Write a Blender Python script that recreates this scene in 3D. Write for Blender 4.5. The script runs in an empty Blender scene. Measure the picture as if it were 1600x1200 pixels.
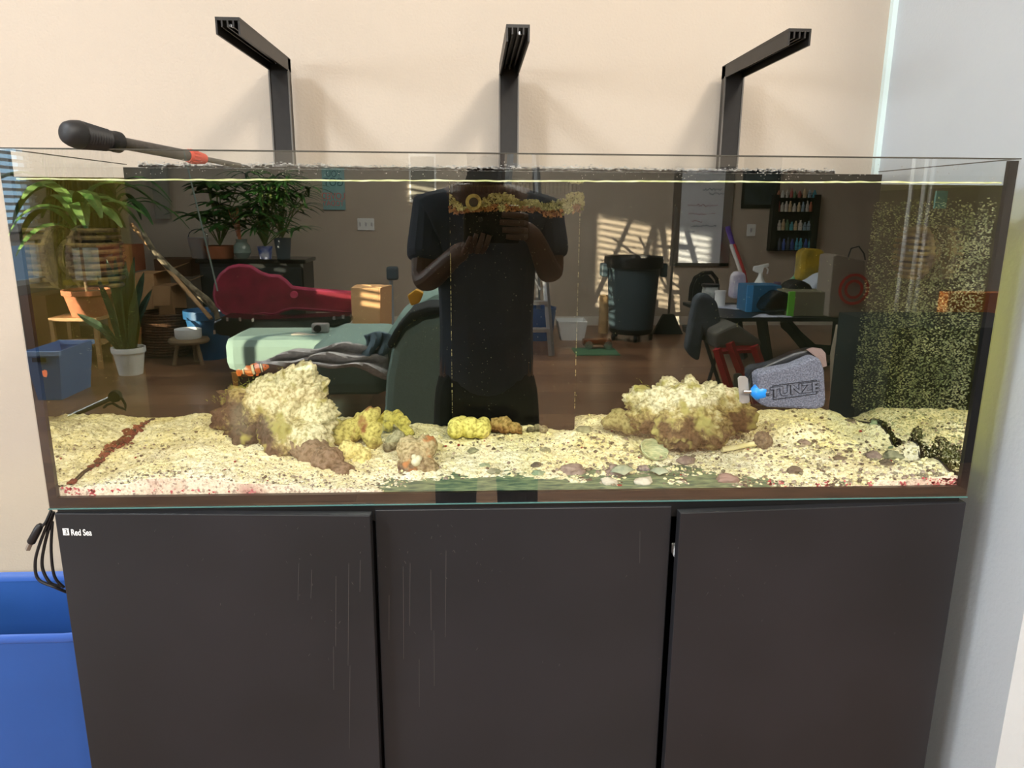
import bpy, bmesh, math, random
import numpy as np
from mathutils import Vector, Matrix, noise
random.seed(4)
PI = math.pi
C = bpy.context.scene.collection
scn = bpy.context.scene

# ---------------------------------------------------------------- camera
CX, CD, CZ, YAW, PIT, ROL, FOC = .6734, 1.1233, 1.3402, -.0519, .23233, .0069, 1153.6
CAM = np.array([CX, -CD, CZ])
_c, _s = math.cos(YAW), math.sin(YAW)
F = np.array([-_s, _c, 0.]); Rr = np.array([_c, _s, 0.]); Up = np.array([0, 0, 1.])
F2 = F*math.cos(PIT)-Up*math.sin(PIT); U2 = F*math.sin(PIT)+Up*math.cos(PIT)
_c, _s = math.cos(ROL), math.sin(ROL)
R3 = Rr*_c+U2*_s; U3 = -Rr*_s+U2*_c
cam = bpy.data.cameras.new('camera'); co = bpy.data.objects.new('camera', cam); C.objects.link(co)
co.matrix_world = Matrix(((R3[0], U3[0], -F2[0], CAM[0]), (R3[1], U3[1], -F2[1], CAM[1]), (R3[2], U3[2], -F2[2], CAM[2]), (0, 0, 0, 1)))
cam.sensor_fit = 'HORIZONTAL'; cam.sensor_width = 36; cam.lens = FOC/1600*36; cam.clip_start = .01
scn.camera = co
# ---------------------------------------------------------------- light
scn.view_settings.view_transform = 'Standard'; scn.view_settings.look = 'None'
scn.view_settings.gamma = 1; scn.view_settings.exposure = .07
scn.view_settings.use_curve_mapping = False
w = bpy.data.worlds.new('world'); scn.world = w; w.use_nodes = True
bg = w.node_tree.nodes['Background']; bg.inputs[0].default_value = (.42, .66, 1, 1); bg.inputs[1].default_value = .9

def aim(o, d):
    o.rotation_euler = Vector(d).to_track_quat('-Z', 'Y').to_euler()
def area(name, loc, d, sx, sy, power, col):
    l = bpy.data.lights.new(name, 'AREA'); l.shape = 'RECTANGLE'; l.size = sx; l.size_y = sy; l.energy = power; l.color = col
    o = bpy.data.objects.new(name, l); C.objects.link(o); o.location = loc; aim(o, d); return o
sun = bpy.data.lights.new('sun', 'SUN'); sun.energy = 55; sun.angle = math.radians(.35); sun.color = (1, .84, .62)
so = bpy.data.objects.new('sun', sun); C.objects.link(so); aim(so, (.75, -.62, -.125))
# daylight entering the three windows of the left wall
SUNWIN = [(-2.6, -1.35), (-4.4, -3.55), (-7.05, -6.1)]
for a, b in SUNWIN:
    far_ = a < -6      # the far window keeps its lamp outside the blinds, as sky light would come
    area('window_daylight', (-4.15 if far_ else -3.8, (a+b)/2, 1.75), (1, .12, -.1), (b-a)*(1.6 if far_ else 1), 1.6 if far_ else 1.1, 16 if far_ else 62 if a > -3 else 95, (.5, .76, 1) if far_ else (.86, .94, 1))
# the two high ceiling fixtures
KEYL = (-1.35, -1.3, 3.28); KEYR = (2.0, -1.75, 3.28)
area('overhead_key_fill', KEYL, (2.35, 1.9, -1.7), .5, .5, 60, (.86, .93, 1))
area('overhead_key_fill', KEYR, (-.25, .55, -.6), .5, .5, 62, (1, .90, .76))
area('overhead_key_fill', (.8, -4.2, 3.3), (0, 0, -1), 2.6, 2.6, 330, (1, .97, .90))  # added fill over the back of the room, no fixture hangs here

# ---------------------------------------------------------------- helpers
def ray(px, py): return F2+R3*(px-800)/FOC+U3*(600-py)/FOC
def P(px, py, y):
    r = ray(px, py); q = CAM+r*(y+CD)/r[1]; return Vector(q)
def PX(px, py, x):
    r = ray(px, py); q = CAM+r*(x-CX)/r[0]; return Vector(q)
def FL(px, py, z=0):
    r = ray(px, py); q = CAM+r*(z-CZ)/r[2]; return Vector(q)
def M(v): return Vector((v[0], -v[1], v[2]))
def V(px, py, d): return M(P(px, py, d))      # room point that the tank glass mirrors to this place
def VF(px, py, z=0): return M(FL(px, py, z))

def hexc(s):
    s = s.lstrip('#'); r = []
    for i in (0, 2, 4):
        v = int(s[i:i+2], 16)/255
        r.append(v/12.92 if v <= .04045 else ((v+.055)/1.055)**2.4)
    return (*r, 1)
_m = {}
def mat(name, col, rough=.6, metal=0, var=0, col2=None, scale=8, bump=0, bscale=60, spec=.5, emit=0, sheen=0, stretch=None):
    if name in _m: return _m[name]
    m = bpy.data.materials.new(name); m.use_nodes = True; n = m.node_tree.nodes; L = m.node_tree.links
    b = n['Principled BSDF']; c = hexc(col)
    b.inputs['Base Color'].default_value = c; b.inputs['Roughness'].default_value = rough; b.inputs['Metallic'].default_value = metal
    b.inputs['Specular IOR Level'].default_value = spec
    tc = n.new('ShaderNodeTexCoord'); src = tc.outputs['Object']
    if stretch:
        mp = n.new('ShaderNodeMapping'); mp.inputs['Scale'].default_value = stretch; L.new(src, mp.inputs[0]); src = mp.outputs[0]
    nz = n.new('ShaderNodeTexNoise'); nz.inputs['Scale'].default_value = scale; nz.inputs['Detail'].default_value = 5; L.new(src, nz.inputs['Vector'])
    rp = n.new('ShaderNodeValToRGB'); rp.color_ramp.elements[0].position = .38; rp.color_ramp.elements[1].position = .62
    c2 = hexc(col2) if col2 else tuple(min(1, x*(1+var)+.004*var) for x in c[:3])+(1,)
    c1 = c if col2 else tuple(x*(1-var) for x in c[:3])+(1,)
    rp.color_ramp.elements[0].color = c1; rp.color_ramp.elements[1].color = c2
    L.new(nz.outputs[0], rp.inputs[0])
    if var or col2: L.new(rp.outputs[0], b.inputs['Base Color'])
    if bump:
        n2 = n.new('ShaderNodeTexNoise'); n2.inputs['Scale'].default_value = bscale; n2.inputs['Detail'].default_value = 4; L.new(src, n2.inputs['Vector'])
        bp = n.new('ShaderNodeBump'); bp.inputs['Strength'].default_value = bump; bp.inputs['Distance'].default_value = .004
        L.new(n2.outputs[0], bp.inputs['Height']); L.new(bp.outputs[0], b.inputs['Normal'])
    if emit:
        b.inputs['Emission Color'].default_value = c; b.inputs['Emission Strength'].default_value = emit
    _m[name] = m; return m

class MB:
    def __init__(s): s.v = []; s.f = []; s.mi = []
    def add(s, vs, fs, mi=0):
        k = len(s.v); s.v += [tuple(v) for v in vs]; s.f += [tuple(i+k for i in f) for f in fs]; s.mi += [mi]*len(fs); return s
    def box(s, a, b, mi=0, T=None):
        x0, y0, z0 = [min(a[i], b[i]) for i in range(3)]; x1, y1, z1 = [max(a[i], b[i]) for i in range(3)]
        vs = [(x0, y0, z0), (x1, y0, z0), (x1, y1, z0), (x0, y1, z0), (x0, y0, z1), (x1, y0, z1), (x1, y1, z1), (x0, y1, z1)]
        if T: vs = [T @ Vector(v) for v in vs]
        return s.add(vs, [(0, 3, 2, 1), (4, 5, 6, 7), (0, 1, 5, 4), (1, 2, 6, 5), (2, 3, 7, 6), (3, 0, 4, 7)], mi)
    def quad(s, *p): return s.add(p, [tuple(range(len(p)))])
    def lathe(s, prof, c=(0, 0, 0), n=24, axis='Z', sx=1, sy=1, T=None, mi=0, caps=True):
        vs = []; fs = []
        for (r, h) in prof:
            for i in range(n):
                a = 2*PI*i/n; x, y = r*math.cos(a)*sx, r*math.sin(a)*sy
                p = {'Z': (x, y, h), 'Y': (x, h, y), 'X': (h, x, y)}[axis]
                q = Vector(p)
                if T: q = T @ q
                vs.append(q+Vector(c))
        for j in range(len(prof)-1):
            for i in range(n):
                a = j*n+i; b = j*n+(i+1) % n; fs.append((a, b, b+n, a+n))
        if caps and prof[0][0] > 1e-5: fs.append(tuple(range(n-1, -1, -1)))
        if caps and prof[-1][0] > 1e-5: fs.append(tuple(range((len(prof)-1)*n, len(prof)*n)))
        return s.add(vs, fs, mi)
    def tube(s, pts, r, n=8, mi=0):
        pts = [Vector(p) for p in pts]; rs = r if isinstance(r, (list, tuple)) else [r]*len(pts)
        vs = []; fs = []; up = Vector((0, 0, 1)); pa = None
        for i, p in enumerate(pts):
            t = (pts[min(i+1, len(pts)-1)]-pts[max(i-1, 0)]).normalized()
            if pa is None: a = t.cross(up if abs(t.z) < .95 else Vector((1, 0, 0))).normalized()
            else: a = (pa-t*pa.dot(t)).normalized()
            pa = a; b = t.cross(a)
            for k in range(n):
                an = 2*PI*k/n; vs.append(p+(a*math.cos(an)+b*math.sin(an))*rs[i])
        for i in range(len(pts)-1):
            for k in range(n):
                a = i*n+k; b = i*n+(k+1) % n; fs.append((a, b, b+n, a+n))
        fs.append(tuple(range(n-1, -1, -1))); fs.append(tuple(range((len(pts)-1)*n, len(pts)*n)))
        return s.add(vs, fs, mi)
    def prism(s, poly, off, mi=0):
        n = len(poly); off = Vector(off); vs = [Vector(p) for p in poly]; vs += [v+off for v in vs]
        fs = [tuple(range(n)), tuple(range(2*n-1, n-1, -1))]+[((i+1) % n, i, i+n, (i+1) % n+n) for i in range(n)]
        return s.add(vs, fs, mi)
    def ribbon(s, pts, ws, side, mi=0, fold=0):
        pts = [Vector(p) for p in pts]; side = Vector(side).normalized(); vs = []; fs = []
        for i, p in enumerate(pts):
            t = (pts[min(i+1, len(pts)-1)]-pts[max(i-1, 0)]).normalized()
            a = (side-t*side.dot(t)).normalized(); nrm = t.cross(a)
            vs += [p-a*ws[i]/2+nrm*fold*ws[i], p, p+a*ws[i]/2+nrm*fold*ws[i]]
        for i in range(len(pts)-1):
            for k in (0, 1): a = i*3+k; fs.append((a, a+1, a+4, a+3))
        return s.add(vs, fs, mi)

def empty(name, loc):
    o = bpy.data.objects.new(name, None); C.objects.link(o); o.location = loc; o.empty_display_size = .05; return o
def obj(name, mb, m, parent=None, smooth=False, bevel=0, sub=0, at=None, solid=0, sharp=35):
    me = bpy.data.meshes.new(name)
    org = Vector((0, 0, 0)); q = parent
    while q is not None: org = org+q.location; q = q.parent
    base = Vector(at) if at is not None else (Vector((0, 0, 0)) if parent else None)
    if base is None:
        vs = np.array([tuple(v) for v in mb.v]); base = Vector(((vs[:, 0].min()+vs[:, 0].max())/2, (vs[:, 1].min()+vs[:, 1].max())/2, vs[:, 2].min()))
    d = base if parent is None else org
    me.from_pydata([tuple(Vector(v)-d) for v in mb.v], [], mb.f); me.validate()
    for x in (m if isinstance(m, (list, tuple)) else [m]): me.materials.append(x)
    if len(me.polygons) == len(mb.mi): me.polygons.foreach_set('material_index', mb.mi)
    bm = bmesh.new(); bm.from_mesh(me); bmesh.ops.recalc_face_normals(bm, faces=bm.faces); bm.to_mesh(me); bm.free()
    o = bpy.data.objects.new(name, me); C.objects.link(o)
    if parent: o.parent = parent
    else: o.location = base
    if solid: x = o.modifiers.new('s', 'SOLIDIFY'); x.thickness = solid; x.offset = 0
    if bevel: x = o.modifiers.new('b', 'BEVEL'); x.width = bevel; x.segments = 2; x.limit_method = 'ANGLE'; x.angle_limit = .6
    if sub: x = o.modifiers.new('u', 'SUBSURF'); x.levels = sub; x.render_levels = sub
    if smooth: me.shade_smooth() if not bevel else None
    if smooth and not bevel: me.set_sharp_from_angle(angle=math.radians(sharp))
    return o
def tag(o, label, cat, group=None, kind=None):
    o['label'] = label; o['category'] = cat
    if group: o['group'] = group
    if kind: o['kind'] = kind
    return o
def struct(name, mb, m, **k):
    o = obj(name, mb, m, **k)
    if not k.get('parent'): o['kind'] = 'structure'
    return o
def text(name, body, m, size, loc, rot, parent, ext=.0006, sx=1, align='CENTER', bold=0):
    cu = bpy.data.curves.new(name, 'FONT'); cu.body = body; cu.size = size; cu.extrude = ext; cu.align_x = align; cu.align_y = 'CENTER'; cu.offset = bold
    t = bpy.data.objects.new(name, cu); C.objects.link(t); bpy.context.view_layer.update()
    me = bpy.data.meshes.new_from_object(t.evaluated_get(bpy.context.evaluated_depsgraph_get()))
    bpy.data.objects.remove(t)
    R = Matrix(rot) if not isinstance(rot, Matrix) else rot
    org = Vector((0, 0, 0)); q = parent
    while q is not None: org = org+q.location; q = q.parent
    me.transform(Matrix.Translation(Vector(loc)-org) @ R.to_4x4() @ Matrix.Diagonal((sx, 1, 1, 1)))
    me.materials.clear(); me.materials.append(m)
    o = bpy.data.objects.new(name, me); C.objects.link(o); o.parent = parent; return o
FRONT = Matrix(((1, 0, 0), (0, 0, -1), (0, 1, 0)))      # text facing -y
ROOMF = Matrix(((-1, 0, 0), (0, 0, 1), (0, 1, 0)))      # text facing +y, readable from the tank

# ---------------------------------------------------------------- materials
WALL = mat('beige_paint', '#bbae9f', .7, var=.025, scale=2.5, bump=.25, bscale=180)
WHITEWALL = mat('white_paint', '#bfc4c8', .7, var=.02, scale=3, bump=.2, bscale=120)
BLK = mat('black_anodised', '#262423', .42, metal=.4, var=.1, scale=40)
BLKP = mat('black_plastic', '#141416', .4)
BLKG = mat('black_gloss', '#0a0b0b', .15)
STEEL = mat('steel', '#c8cace', .25, metal=1)
WHT = mat('white_plastic', '#eceff0', .4)
TEAL = mat('teal_fabric', '#8eaaa2', .95, var=.1, scale=120, bump=.4, bscale=400)
GREYF = mat('grey_fleece', '#d6d2d2', 1, var=.15, scale=40, bump=.6, bscale=120)
CARD = mat('cardboard', '#c49a6c', .85, var=.06, scale=6)
TERRA = mat('terracotta', '#b8714e', .8, var=.1, scale=15)
GREEN = mat('leaf_green', '#3f6b2c', .45, col2='#1f4a22', scale=9)
GREENL = mat('leaf_pale', '#7f9f5a', .4, col2='#3b6a30', scale=12)
WOODL = mat('pale_wood', '#c8a274', .6, col2='#b48a5c', scale=5, stretch=(1, 12, 12))

def glass_mat(name, ior, tint=(1, 1, 1), tir=0, rough=0, vol=0, gcol=(1, 1, 1)):
    m = bpy.data.materials.new(name); m.use_nodes = True; n = m.node_tree.nodes; L = m.node_tree.links
    n.remove(n['Principled BSDF']); out = n['Material Output']
    fr = n.new('ShaderNodeFresnel'); fr.inputs[0].default_value = ior
    tr = n.new('ShaderNodeBsdfTransparent'); tr.inputs[0].default_value = (*tint, 1)
    gl = n.new('ShaderNodeBsdfAnisotropic'); gl.inputs['Roughness'].default_value = rough; gl.inputs['Color'].default_value = (*gcol, 1)
    if vol:
        va = n.new('ShaderNodeVolumeAbsorption'); va.inputs['Color'].default_value = (.935, .915, .5, 1); va.inputs['Density'].default_value = vol; L.new(va.outputs[0], out.inputs['Volume'])
    mx = n.new('ShaderNodeMixShader'); L.new(tr.outputs[0], mx.inputs[1]); L.new(gl.outputs[0], mx.inputs[2]); L.new(mx.outputs[0], out.inputs[0])
    ge = n.new('ShaderNodeNewGeometry'); m2 = n.new('ShaderNodeMix'); m2.data_type = 'FLOAT'
    # seen from inside (backfacing) the pane reflects 'tir' - total internal reflection under water
    L.new(ge.outputs['Backfacing'], m2.inputs[0]); L.new(fr.outputs[0], m2.inputs[2]); m2.inputs[3].default_value = tir
    L.new(m2.outputs[0], mx.inputs[0]); return m
GLASSF = glass_mat('front_glass', 2.25, (.985, .99, .985), gcol=(.97, 1, .95))
GLASSC = glass_mat('clear_glass', 1.3, (.985, .995, .99), .02)
WATER = glass_mat('water_side', 1.2, (.99, .995, .98), .93, vol=1.0)
SURF = glass_mat('water_surface', 1.33, (1, 1, 1), .9, vol=1.0)
WCLEAR = glass_mat('water_face', 1.0001, (1, 1, 1), 0, vol=1.0)
GEDGE = mat('glass_edge', '#5f736a', .1)

# ================================================================ ROOM SHELL
LX, RX, FY, WY, CH = -3.9, 6.6, -7.55, .548, 3.4
RW = 1.571
struct('wall_back', MB().box((LX-.1, WY, 0), (RW+.12, WY+.1, CH)), WALL)
struct('wall_right', MB().box((RW, -.075, 0), (RW+.12, WY, CH)), WHITEWALL)
struct('trim_1', MB().box((RW-.011, WY-.013, 0), (RW, WY, CH)), mat('trim_white', '#dff0ee', .4))
struct('wall_far', MB().box((LX-.1, FY-.1, 0), (RX+.1, FY, CH)), WALL)
struct('wall_kitchen', MB().box((RX, FY, 0), (RX+.1, WY, CH)), WALL)
struct('wall_stub', MB().box((RW+.12, -.075, 0), (RX, .02, CH)), WALL)
struct('ceiling', MB().box((LX-.1, FY-.1, CH), (RX+.1, WY+.1, CH+.1)), mat('ceiling_white', '#d8d6d0', .8))
struct('baseboard_far', MB().box((LX, FY, 0), (RX, FY+.015, .11)), mat('base_white', '#dcd6cc', .5), bevel=.004)
struct('baseboard_back', MB().box((LX, WY-.015, 0), (-.02, WY, .11)), _m['base_white'], bevel=.004)
# floor with single planks
fl = empty('floor', (0, 0, 0)); fl['kind'] = 'structure'
obj('subfloor', MB().box((LX-.1, FY-.1, -.08), (RX+.1, WY+.1, -.012)), mat('dark_joint', '#1a120d', .8), fl)
PLK = [mat('plank_%s' % k, c, .28, col2=d, scale=7, stretch=(.6, 9, 9)) for k, c, d in (('a', '#8f6a50', '#745540'), ('b', '#9c7458', '#806048'), ('c', '#7e5c45', '#694a38'))]
pw, pl = .30, 1.5
pme = []
for m in PLK:
    me = bpy.data.meshes.new('plank'); b = MB().box((0, 0, -.011), (pl-.003, pw-.003, 0)); me.from_pydata(b.v, [], b.f); me.materials.append(m); pme.append(me)
y = FY; k = 0
while y < WY:
    x = LX-(k*.47) % pl
    while x < RX:
        o = bpy.data.objects.new('plank', random.choice(pme)); C.objects.link(o); o.parent = fl; o.location = (x, y, 0); x += pl
    y += pw; k += 1
# left wall with three windows and blinds
ZW0, ZW1 = 1.12, 2.35
mb = MB(); ys = [WY+.1]
for a, b in SUNWIN: ys += [b, a]
ys.append(FY-.1)
for i in range(0, len(ys), 2): mb.box((LX-.12, ys[i+1], 0), (LX, ys[i], CH))
for a, b in SUNWIN:
    mb.box((LX-.12, a, ZW1), (LX, b, CH)); mb.box((LX-.12, a, 0), (LX, b, .55)); mb.box((LX-.12, a, 1.0), (LX, b, ZW0))
struct('wall_left', mb, WALL)
WF = mat('window_white', '#eceeee', .4); BL = mat('blind_slat', '#f2f0ea', .5)
sl = bpy.data.meshes.new('slat'); b = MB().box((-.018, -.5, -.0013), (.018, .5, .0013)); sl.from_pydata(b.v, [], b.f); sl.materials.append(BL)
for i, (a, b) in enumerate(SUNWIN):
    wd = empty('window_%d' % (i+1), (LX, (a+b)/2, .55)); wd['kind'] = 'structure'
    m = MB()
    for z0, z1 in ((.55, 1.0), (ZW0, ZW1)):
        m.box((LX-.09, a, z0), (LX-.03, a+.05, z1)); m.box((LX-.09, b-.05, z0), (LX-.03, b, z1))
        m.box((LX-.09, a, z0), (LX-.03, b, z0+.05)); m.box((LX-.09, a, z1-.05), (LX-.03, b, z1))
        m.box((LX-.085, (a+b)/2-.02, z0), (LX-.035, (a+b)/2+.02, z1))
    obj('window_frame', m, WF, wd)
    for z0, z1 in ((.55, 1.0), (ZW0, ZW1)):
        obj('pane', MB().box((LX-.062, a+.05, z0+.05), (LX-.058, b-.05, z1-.05)), GLASSC, wd)
    obj('window_sill', MB().box((LX, a-.03, ZW0-.03), (LX+.05, b+.03, ZW0)), WF, wd)
    nz = 17
    for k in range(nz):
        o = bpy.data.objects.new('slat', sl); C.objects.link(o); o.parent = wd
        o.location = (.03, 0, ZW0+.03+k*(ZW1-ZW0-.05)/nz-.55); o.scale = (1, b-a-.02, 1); o.rotation_euler = (0, -.85, 0)
    m = MB(); m.box((LX+.01, a+.01, ZW1-.04), (LX+.05, b-.01, ZW1))
    for yy in (a+.2, b-.2): m.tube([(LX+.044, yy, ZW0+.02), (LX+.044, yy, ZW1)], .0015, 4)
    obj('blind_rail', m, BL, wd)
for q in (KEYL, KEYR):
    t = empty('ceiling_light', (q[0], q[1], CH)); tag(t, 'square ceiling light fixture above the %s part of the room' % ('window side' if q is KEYL else 'kitchen side'), 'light', 'ceiling lights')
    obj('housing', MB().box((q[0]-.27, q[1]-.27, CH-.03), (q[0]+.27, q[1]+.27, CH)), WHT, t, bevel=.01)
t = MB().box((-8.2, -5.2, -3), (-10.5, -2.0, 3.6)); t.box((-8.2, -4.6, 3.6), (-9.4, -3.2, 4.0))  # added building block, placed to keep sun off the far window
tag(obj('sun_shade_building', t, mat('blue_cladding', '#7f93b0', .8, var=.1, scale=2)), 'grey blue building block placed outside to shade the far left window', 'building')

# ================================================================ AQUARIUM
TW, TD, TZ0, TZ1 = 1.5, .39, .874, 1.42
BZ = .890      # top of the bottom pane
WZ = 1.381     # water level
tank = tag(empty('aquarium', (TW/2, .2, TZ0)), 'long rimless glass reef aquarium with black back, on the dark three-door cabinet', 'aquarium')
FRM = mat('frame_black', '#17181b', .3, spec=.3)
m = MB()
m.box((.001, .0005, TZ0), (TW-.001, .0115, TZ1)); 
fp = obj('front_pane', MB().box((.001, 0, TZ0), (TW-.001, .002, TZ1)), [GLASSF, GLASSC], tank)
for p in fp.data.polygons: p.material_index = 0 if p.normal.y < -.5 else 1
m = MB().box((0, -.0004, TZ1-.0013), (TW, .009, TZ1+.0004)); m.box((0, .003, TZ1-.0012), (.0035, TD+.01, TZ1+.0004)); m.box((TW-.0035, .003, TZ1-.0012), (TW, TD+.01, TZ1+.0004))
obj('polished_rim', m, mat('rim_edge', '#4a4842', .2), tank)
obj('corner_seam', MB().box((.001, .003, TZ0), (.0145, .0115, TZ1-.003)), FRM, tank); obj('corner_seam', MB().box((TW-.0145, .003, TZ0), (TW-.001, .0115, TZ1-.003)), FRM, tank)
obj('bottom_band', MB().box((.0145, .003, TZ0), (TW-.0145, .0115, .8925)), FRM, tank)
obj('lower_edge', MB().box((.0005, -.0006, TZ0), (TW-.0005, .002, TZ0+.0016)), mat('green_edge', '#4f7a78', .15), tank)
for x0, x1 in ((0, .003), (TW-.003, TW)):
    obj('side_pane', MB().box((x0, .0115, WZ), (x1, TD, TZ1)), GLASSC, tank)
obj('bottom_pane', MB().box((.003, .012, TZ0), (TW-.003, TD, BZ)), mat('algae_green_glass', '#466658', .5, col2='#93a680', scale=60, stretch=(.6, 2, 1)), tank)
obj('back_pane', MB().box((.0, TD, TZ0), (TW, TD+.012, TZ1-.006)), mat('back_black', '#0b100e', .3, spec=.1, var=.5, scale=5), tank)
# water body: the sides mirror from inside, the top is the water surface
e = .0125
m = MB(); m.quad((e, e, BZ), (e, e, WZ), (e, TD, WZ), (e, TD, BZ)); m.quad((TW-e, e, BZ), (TW-e, TD, BZ), (TW-e, TD, WZ), (TW-e, e, WZ))
me = bpy.data.meshes.new('water')
tb_ = TD-.0004; b0_ = BZ+.0003; vs = [(e, e, b0_), (TW-e, e, b0_), (TW-e, tb_, b0_), (e, tb_, b0_), (e, e, WZ), (TW-e, e, WZ), (TW-e, tb_, WZ), (e, tb_, WZ)]
me.from_pydata([tuple(Vector(v)-tank.location) for v in vs], [], [(0, 4, 7, 3)[::-1], (1, 2, 6, 5), (4, 5, 6, 7), (0, 1, 5, 4), (2, 3, 7, 6), (0, 3, 2, 1)])
me.materials.append(WATER); me.materials.append(SURF); me.materials.append(WCLEAR); me.polygons[2].material_index = 1
for i in (3, 4, 5): me.polygons[i].material_index = 2
wo = bpy.data.objects.new('water', me); C.objects.link(wo); wo.parent = tank
for p, want in zip(me.polygons, ((-1, 0, 0), (1, 0, 0), (0, 0, 1), (0, -1, 0), (0, 1, 0), (0, 0, -1))):
    if p.normal.dot(Vector(want)) < 0: p.flip()
# waterline crust on the front glass and salt on top of the back panel
m = MB(); xs = np.linspace(.016, TW-.016, 420); pv = None
for i in range(len(xs)-1):
    def zz(x): return 1.3765+.0075*(x/TW)+.0012*noise.noise((x*9, 0, 0))+.0006*noise.noise((x*60, 0, 0))
    def hh(x): return .0022+.0012*noise.noise((x*30, 5, 0))
    a, b = xs[i], xs[i+1]
    m.quad((a, .0128, zz(a)), (b, .0128, zz(b)), (b, .0128, zz(b)+hh(b)), (a, .0128, zz(a)+hh(a)))
obj('waterline_crust', m, mat('crust_yellow', '#c5cb8c', .8, col2='#e6e8bd', scale=60), tank)
m = MB(); rr = random.Random(3)
for i in range(8000):
    x = rr.uniform(.03, TW-.1); edge = .5+.5*noise.noise((x*5, 2, 0)); h = abs(rr.gauss(0, 1))*.0034*(.5+edge*1.1)
    z = TZ1-.0062+h; s = rr.uniform(.0005, .0017); m.box((x-s*1.6, TD-.0015, z-s*.5), (x+s*1.6, TD+.002, z+s*.5))
o = obj('salt_creep', m, mat('salt', '#c8c8c6', .9, col2='#8f8d8a', scale=80), tank); o['kind'] = 'stuff'
# a few drops and dust on the dry strip of glass
m = MB()
for i in range(320):
    x = rr.uniform(.02, TW-.02); z = rr.uniform(1.386, 1.41); s = rr.uniform(.0002, .0006); m.box((x-s, .0122, z-s), (x+s, .0128, z+s))
o = obj('dried_drops', m, mat('dust', '#bdb6ac', .9), tank); o['kind'] = 'stuff'
# specks of algae on the panes
def specks(name, n, fn, m, seed):
    r = random.Random(seed); b = MB()
    for i in range(n):
        c = fn(r)
        if c is None: continue
        q, u, v, s = c; a = r.uniform(0, PI); u2 = (u*math.cos(a)+v*math.sin(a))*s*r.uniform(.6, 2.2); v2 = (v*math.cos(a)-u*math.sin(a))*s*r.uniform(.3, .8)
        b.add([q-u2, q-v2, q+u2, q+v2], [(0, 1, 2, 3)])
    o = obj(name, b, m, tank); o['kind'] = 'stuff'; return o
YV, ZV, XV = Vector((0, 1, 0)), Vector((0, 0, 1)), Vector((1, 0, 0))
def rp(r):
    y = r.uniform(.02, TD-.005); z = r.uniform(.93, WZ-.008)
    dens = .55+.5*noise.noise((y*9, z*6, 3))+.25*noise.noise((y*30, z*30, 1)); top = (WZ-z)/.07-.2
    if y > .30: dens *= .6
    if r.random() > min(dens, top): return None
    return Vector((TW-.0133, y, z)), YV, ZV, r.choice((.0007, .001, .0014))
specks('algae_specks', 24000, rp, mat('speck_green', '#c2c69c', .9, col2='#8f9a74', scale=25), 1)
def ab(r):
    y = r.uniform(.014, .30); z0_ = sz_pane(y); h = .052*(1-(y/.34))+.006
    z = z0_-.006+h*r.random()**1.3
    return Vector((TW-.0132, y, z)), YV, ZV, r.choice((.0012, .0018, .0026))
def bp(r):
    x = r.gauss(.85, .3) if r.random() < .3 else r.uniform(.35, 1.45); z = r.uniform(.95, WZ-.03)
    if noise.noise((x*7, z*7, 9)) < .08: return None
    return Vector((x, TD-.003, z)), XV, ZV, r.uniform(.0003, .0008)
specks('back_specks', 1800, bp, mat('speck_dim', '#9a9c74', .9), 2)
def lp(r):
    y = r.uniform(.02, TD-.01); z = r.uniform(.93, WZ-.01)
    if noise.noise((y*12, z*5, 4)) < .1: return None
    return Vector((.0133, y, z)), YV, ZV, r.uniform(.0003, .0008)
specks('left_specks', 900, lp, _m['speck_dim'], 5)
# overflow box
OY = .335
a = P(703, 400, OY); b = P(905, 400, OY)
OX0, OX1 = a.x, b.x; OZ1 = P(800, 292, OY).z; OZ2 = P(800, 329, OY).z
of = obj('overflow_box', MB().box((OX0, OY, BZ), (OX1, TD-.001, OZ1-.012)), mat('overflow_black', '#0b0c0c', .25, spec=.25), tank)
# weir comb
nt = 34
for k in range(nt):
    x0 = OX0+(OX1-OX0)*k/nt; obj('comb_tooth', MB().box((x0, OY, OZ1-.012), (x0+(OX1-OX0)/nt*.55, OY+.003, OZ1)), _m['overflow_black'], of)
obj('weir_rim', MB().box((OX0, OY-.001, OZ1), (OX1, OY+.004, OZ1+.0016)), mat('rim_algae', '#7f8258', .9, col2='#4b4d38', scale=60), of)
def crustline(name, x, z0, z1, w, m, seed, xx=None):
    r = random.Random(seed); b = MB(); z = z0
    while z < z1:
        h = r.uniform(.001, .008)
        if r.random() < .72: b.box((x-w/2*r.uniform(.4, 1), OY-.0014, z), (x+w/2*r.uniform(.4, 1), OY-.0002, z+h))
        z += h+r.uniform(0, .004)
    o = obj(name, b, m, of); o['kind'] = 'stuff'
CRL = mat('edge_crust', '#a89f78', .9, col2='#6f6a50', scale=40)
crustline('edge_crust', OX0+.001, BZ+.04, OZ1, .0016, CRL, 1); crustline('edge_crust', OX1-.001, BZ+.04, OZ1, .0016, CRL, 2)
def ofs(r):
    x = r.uniform(OX0, OX1); z = r.uniform(BZ+.05, OZ2)
    u = (x-OX0)/(OX1-OX0); dens = .25+.5*math.exp(-((u-.3)/.25)**2-((z-1.27)/.06)**2)
    if r.random() > dens: return None
    return Vector((x, OY-.0012, z)), XV, ZV, r.uniform(.0003, .0008)
specks('overflow_specks', 900, ofs, mat('speck_grey', '#8d8d78', .9), 7)
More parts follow.
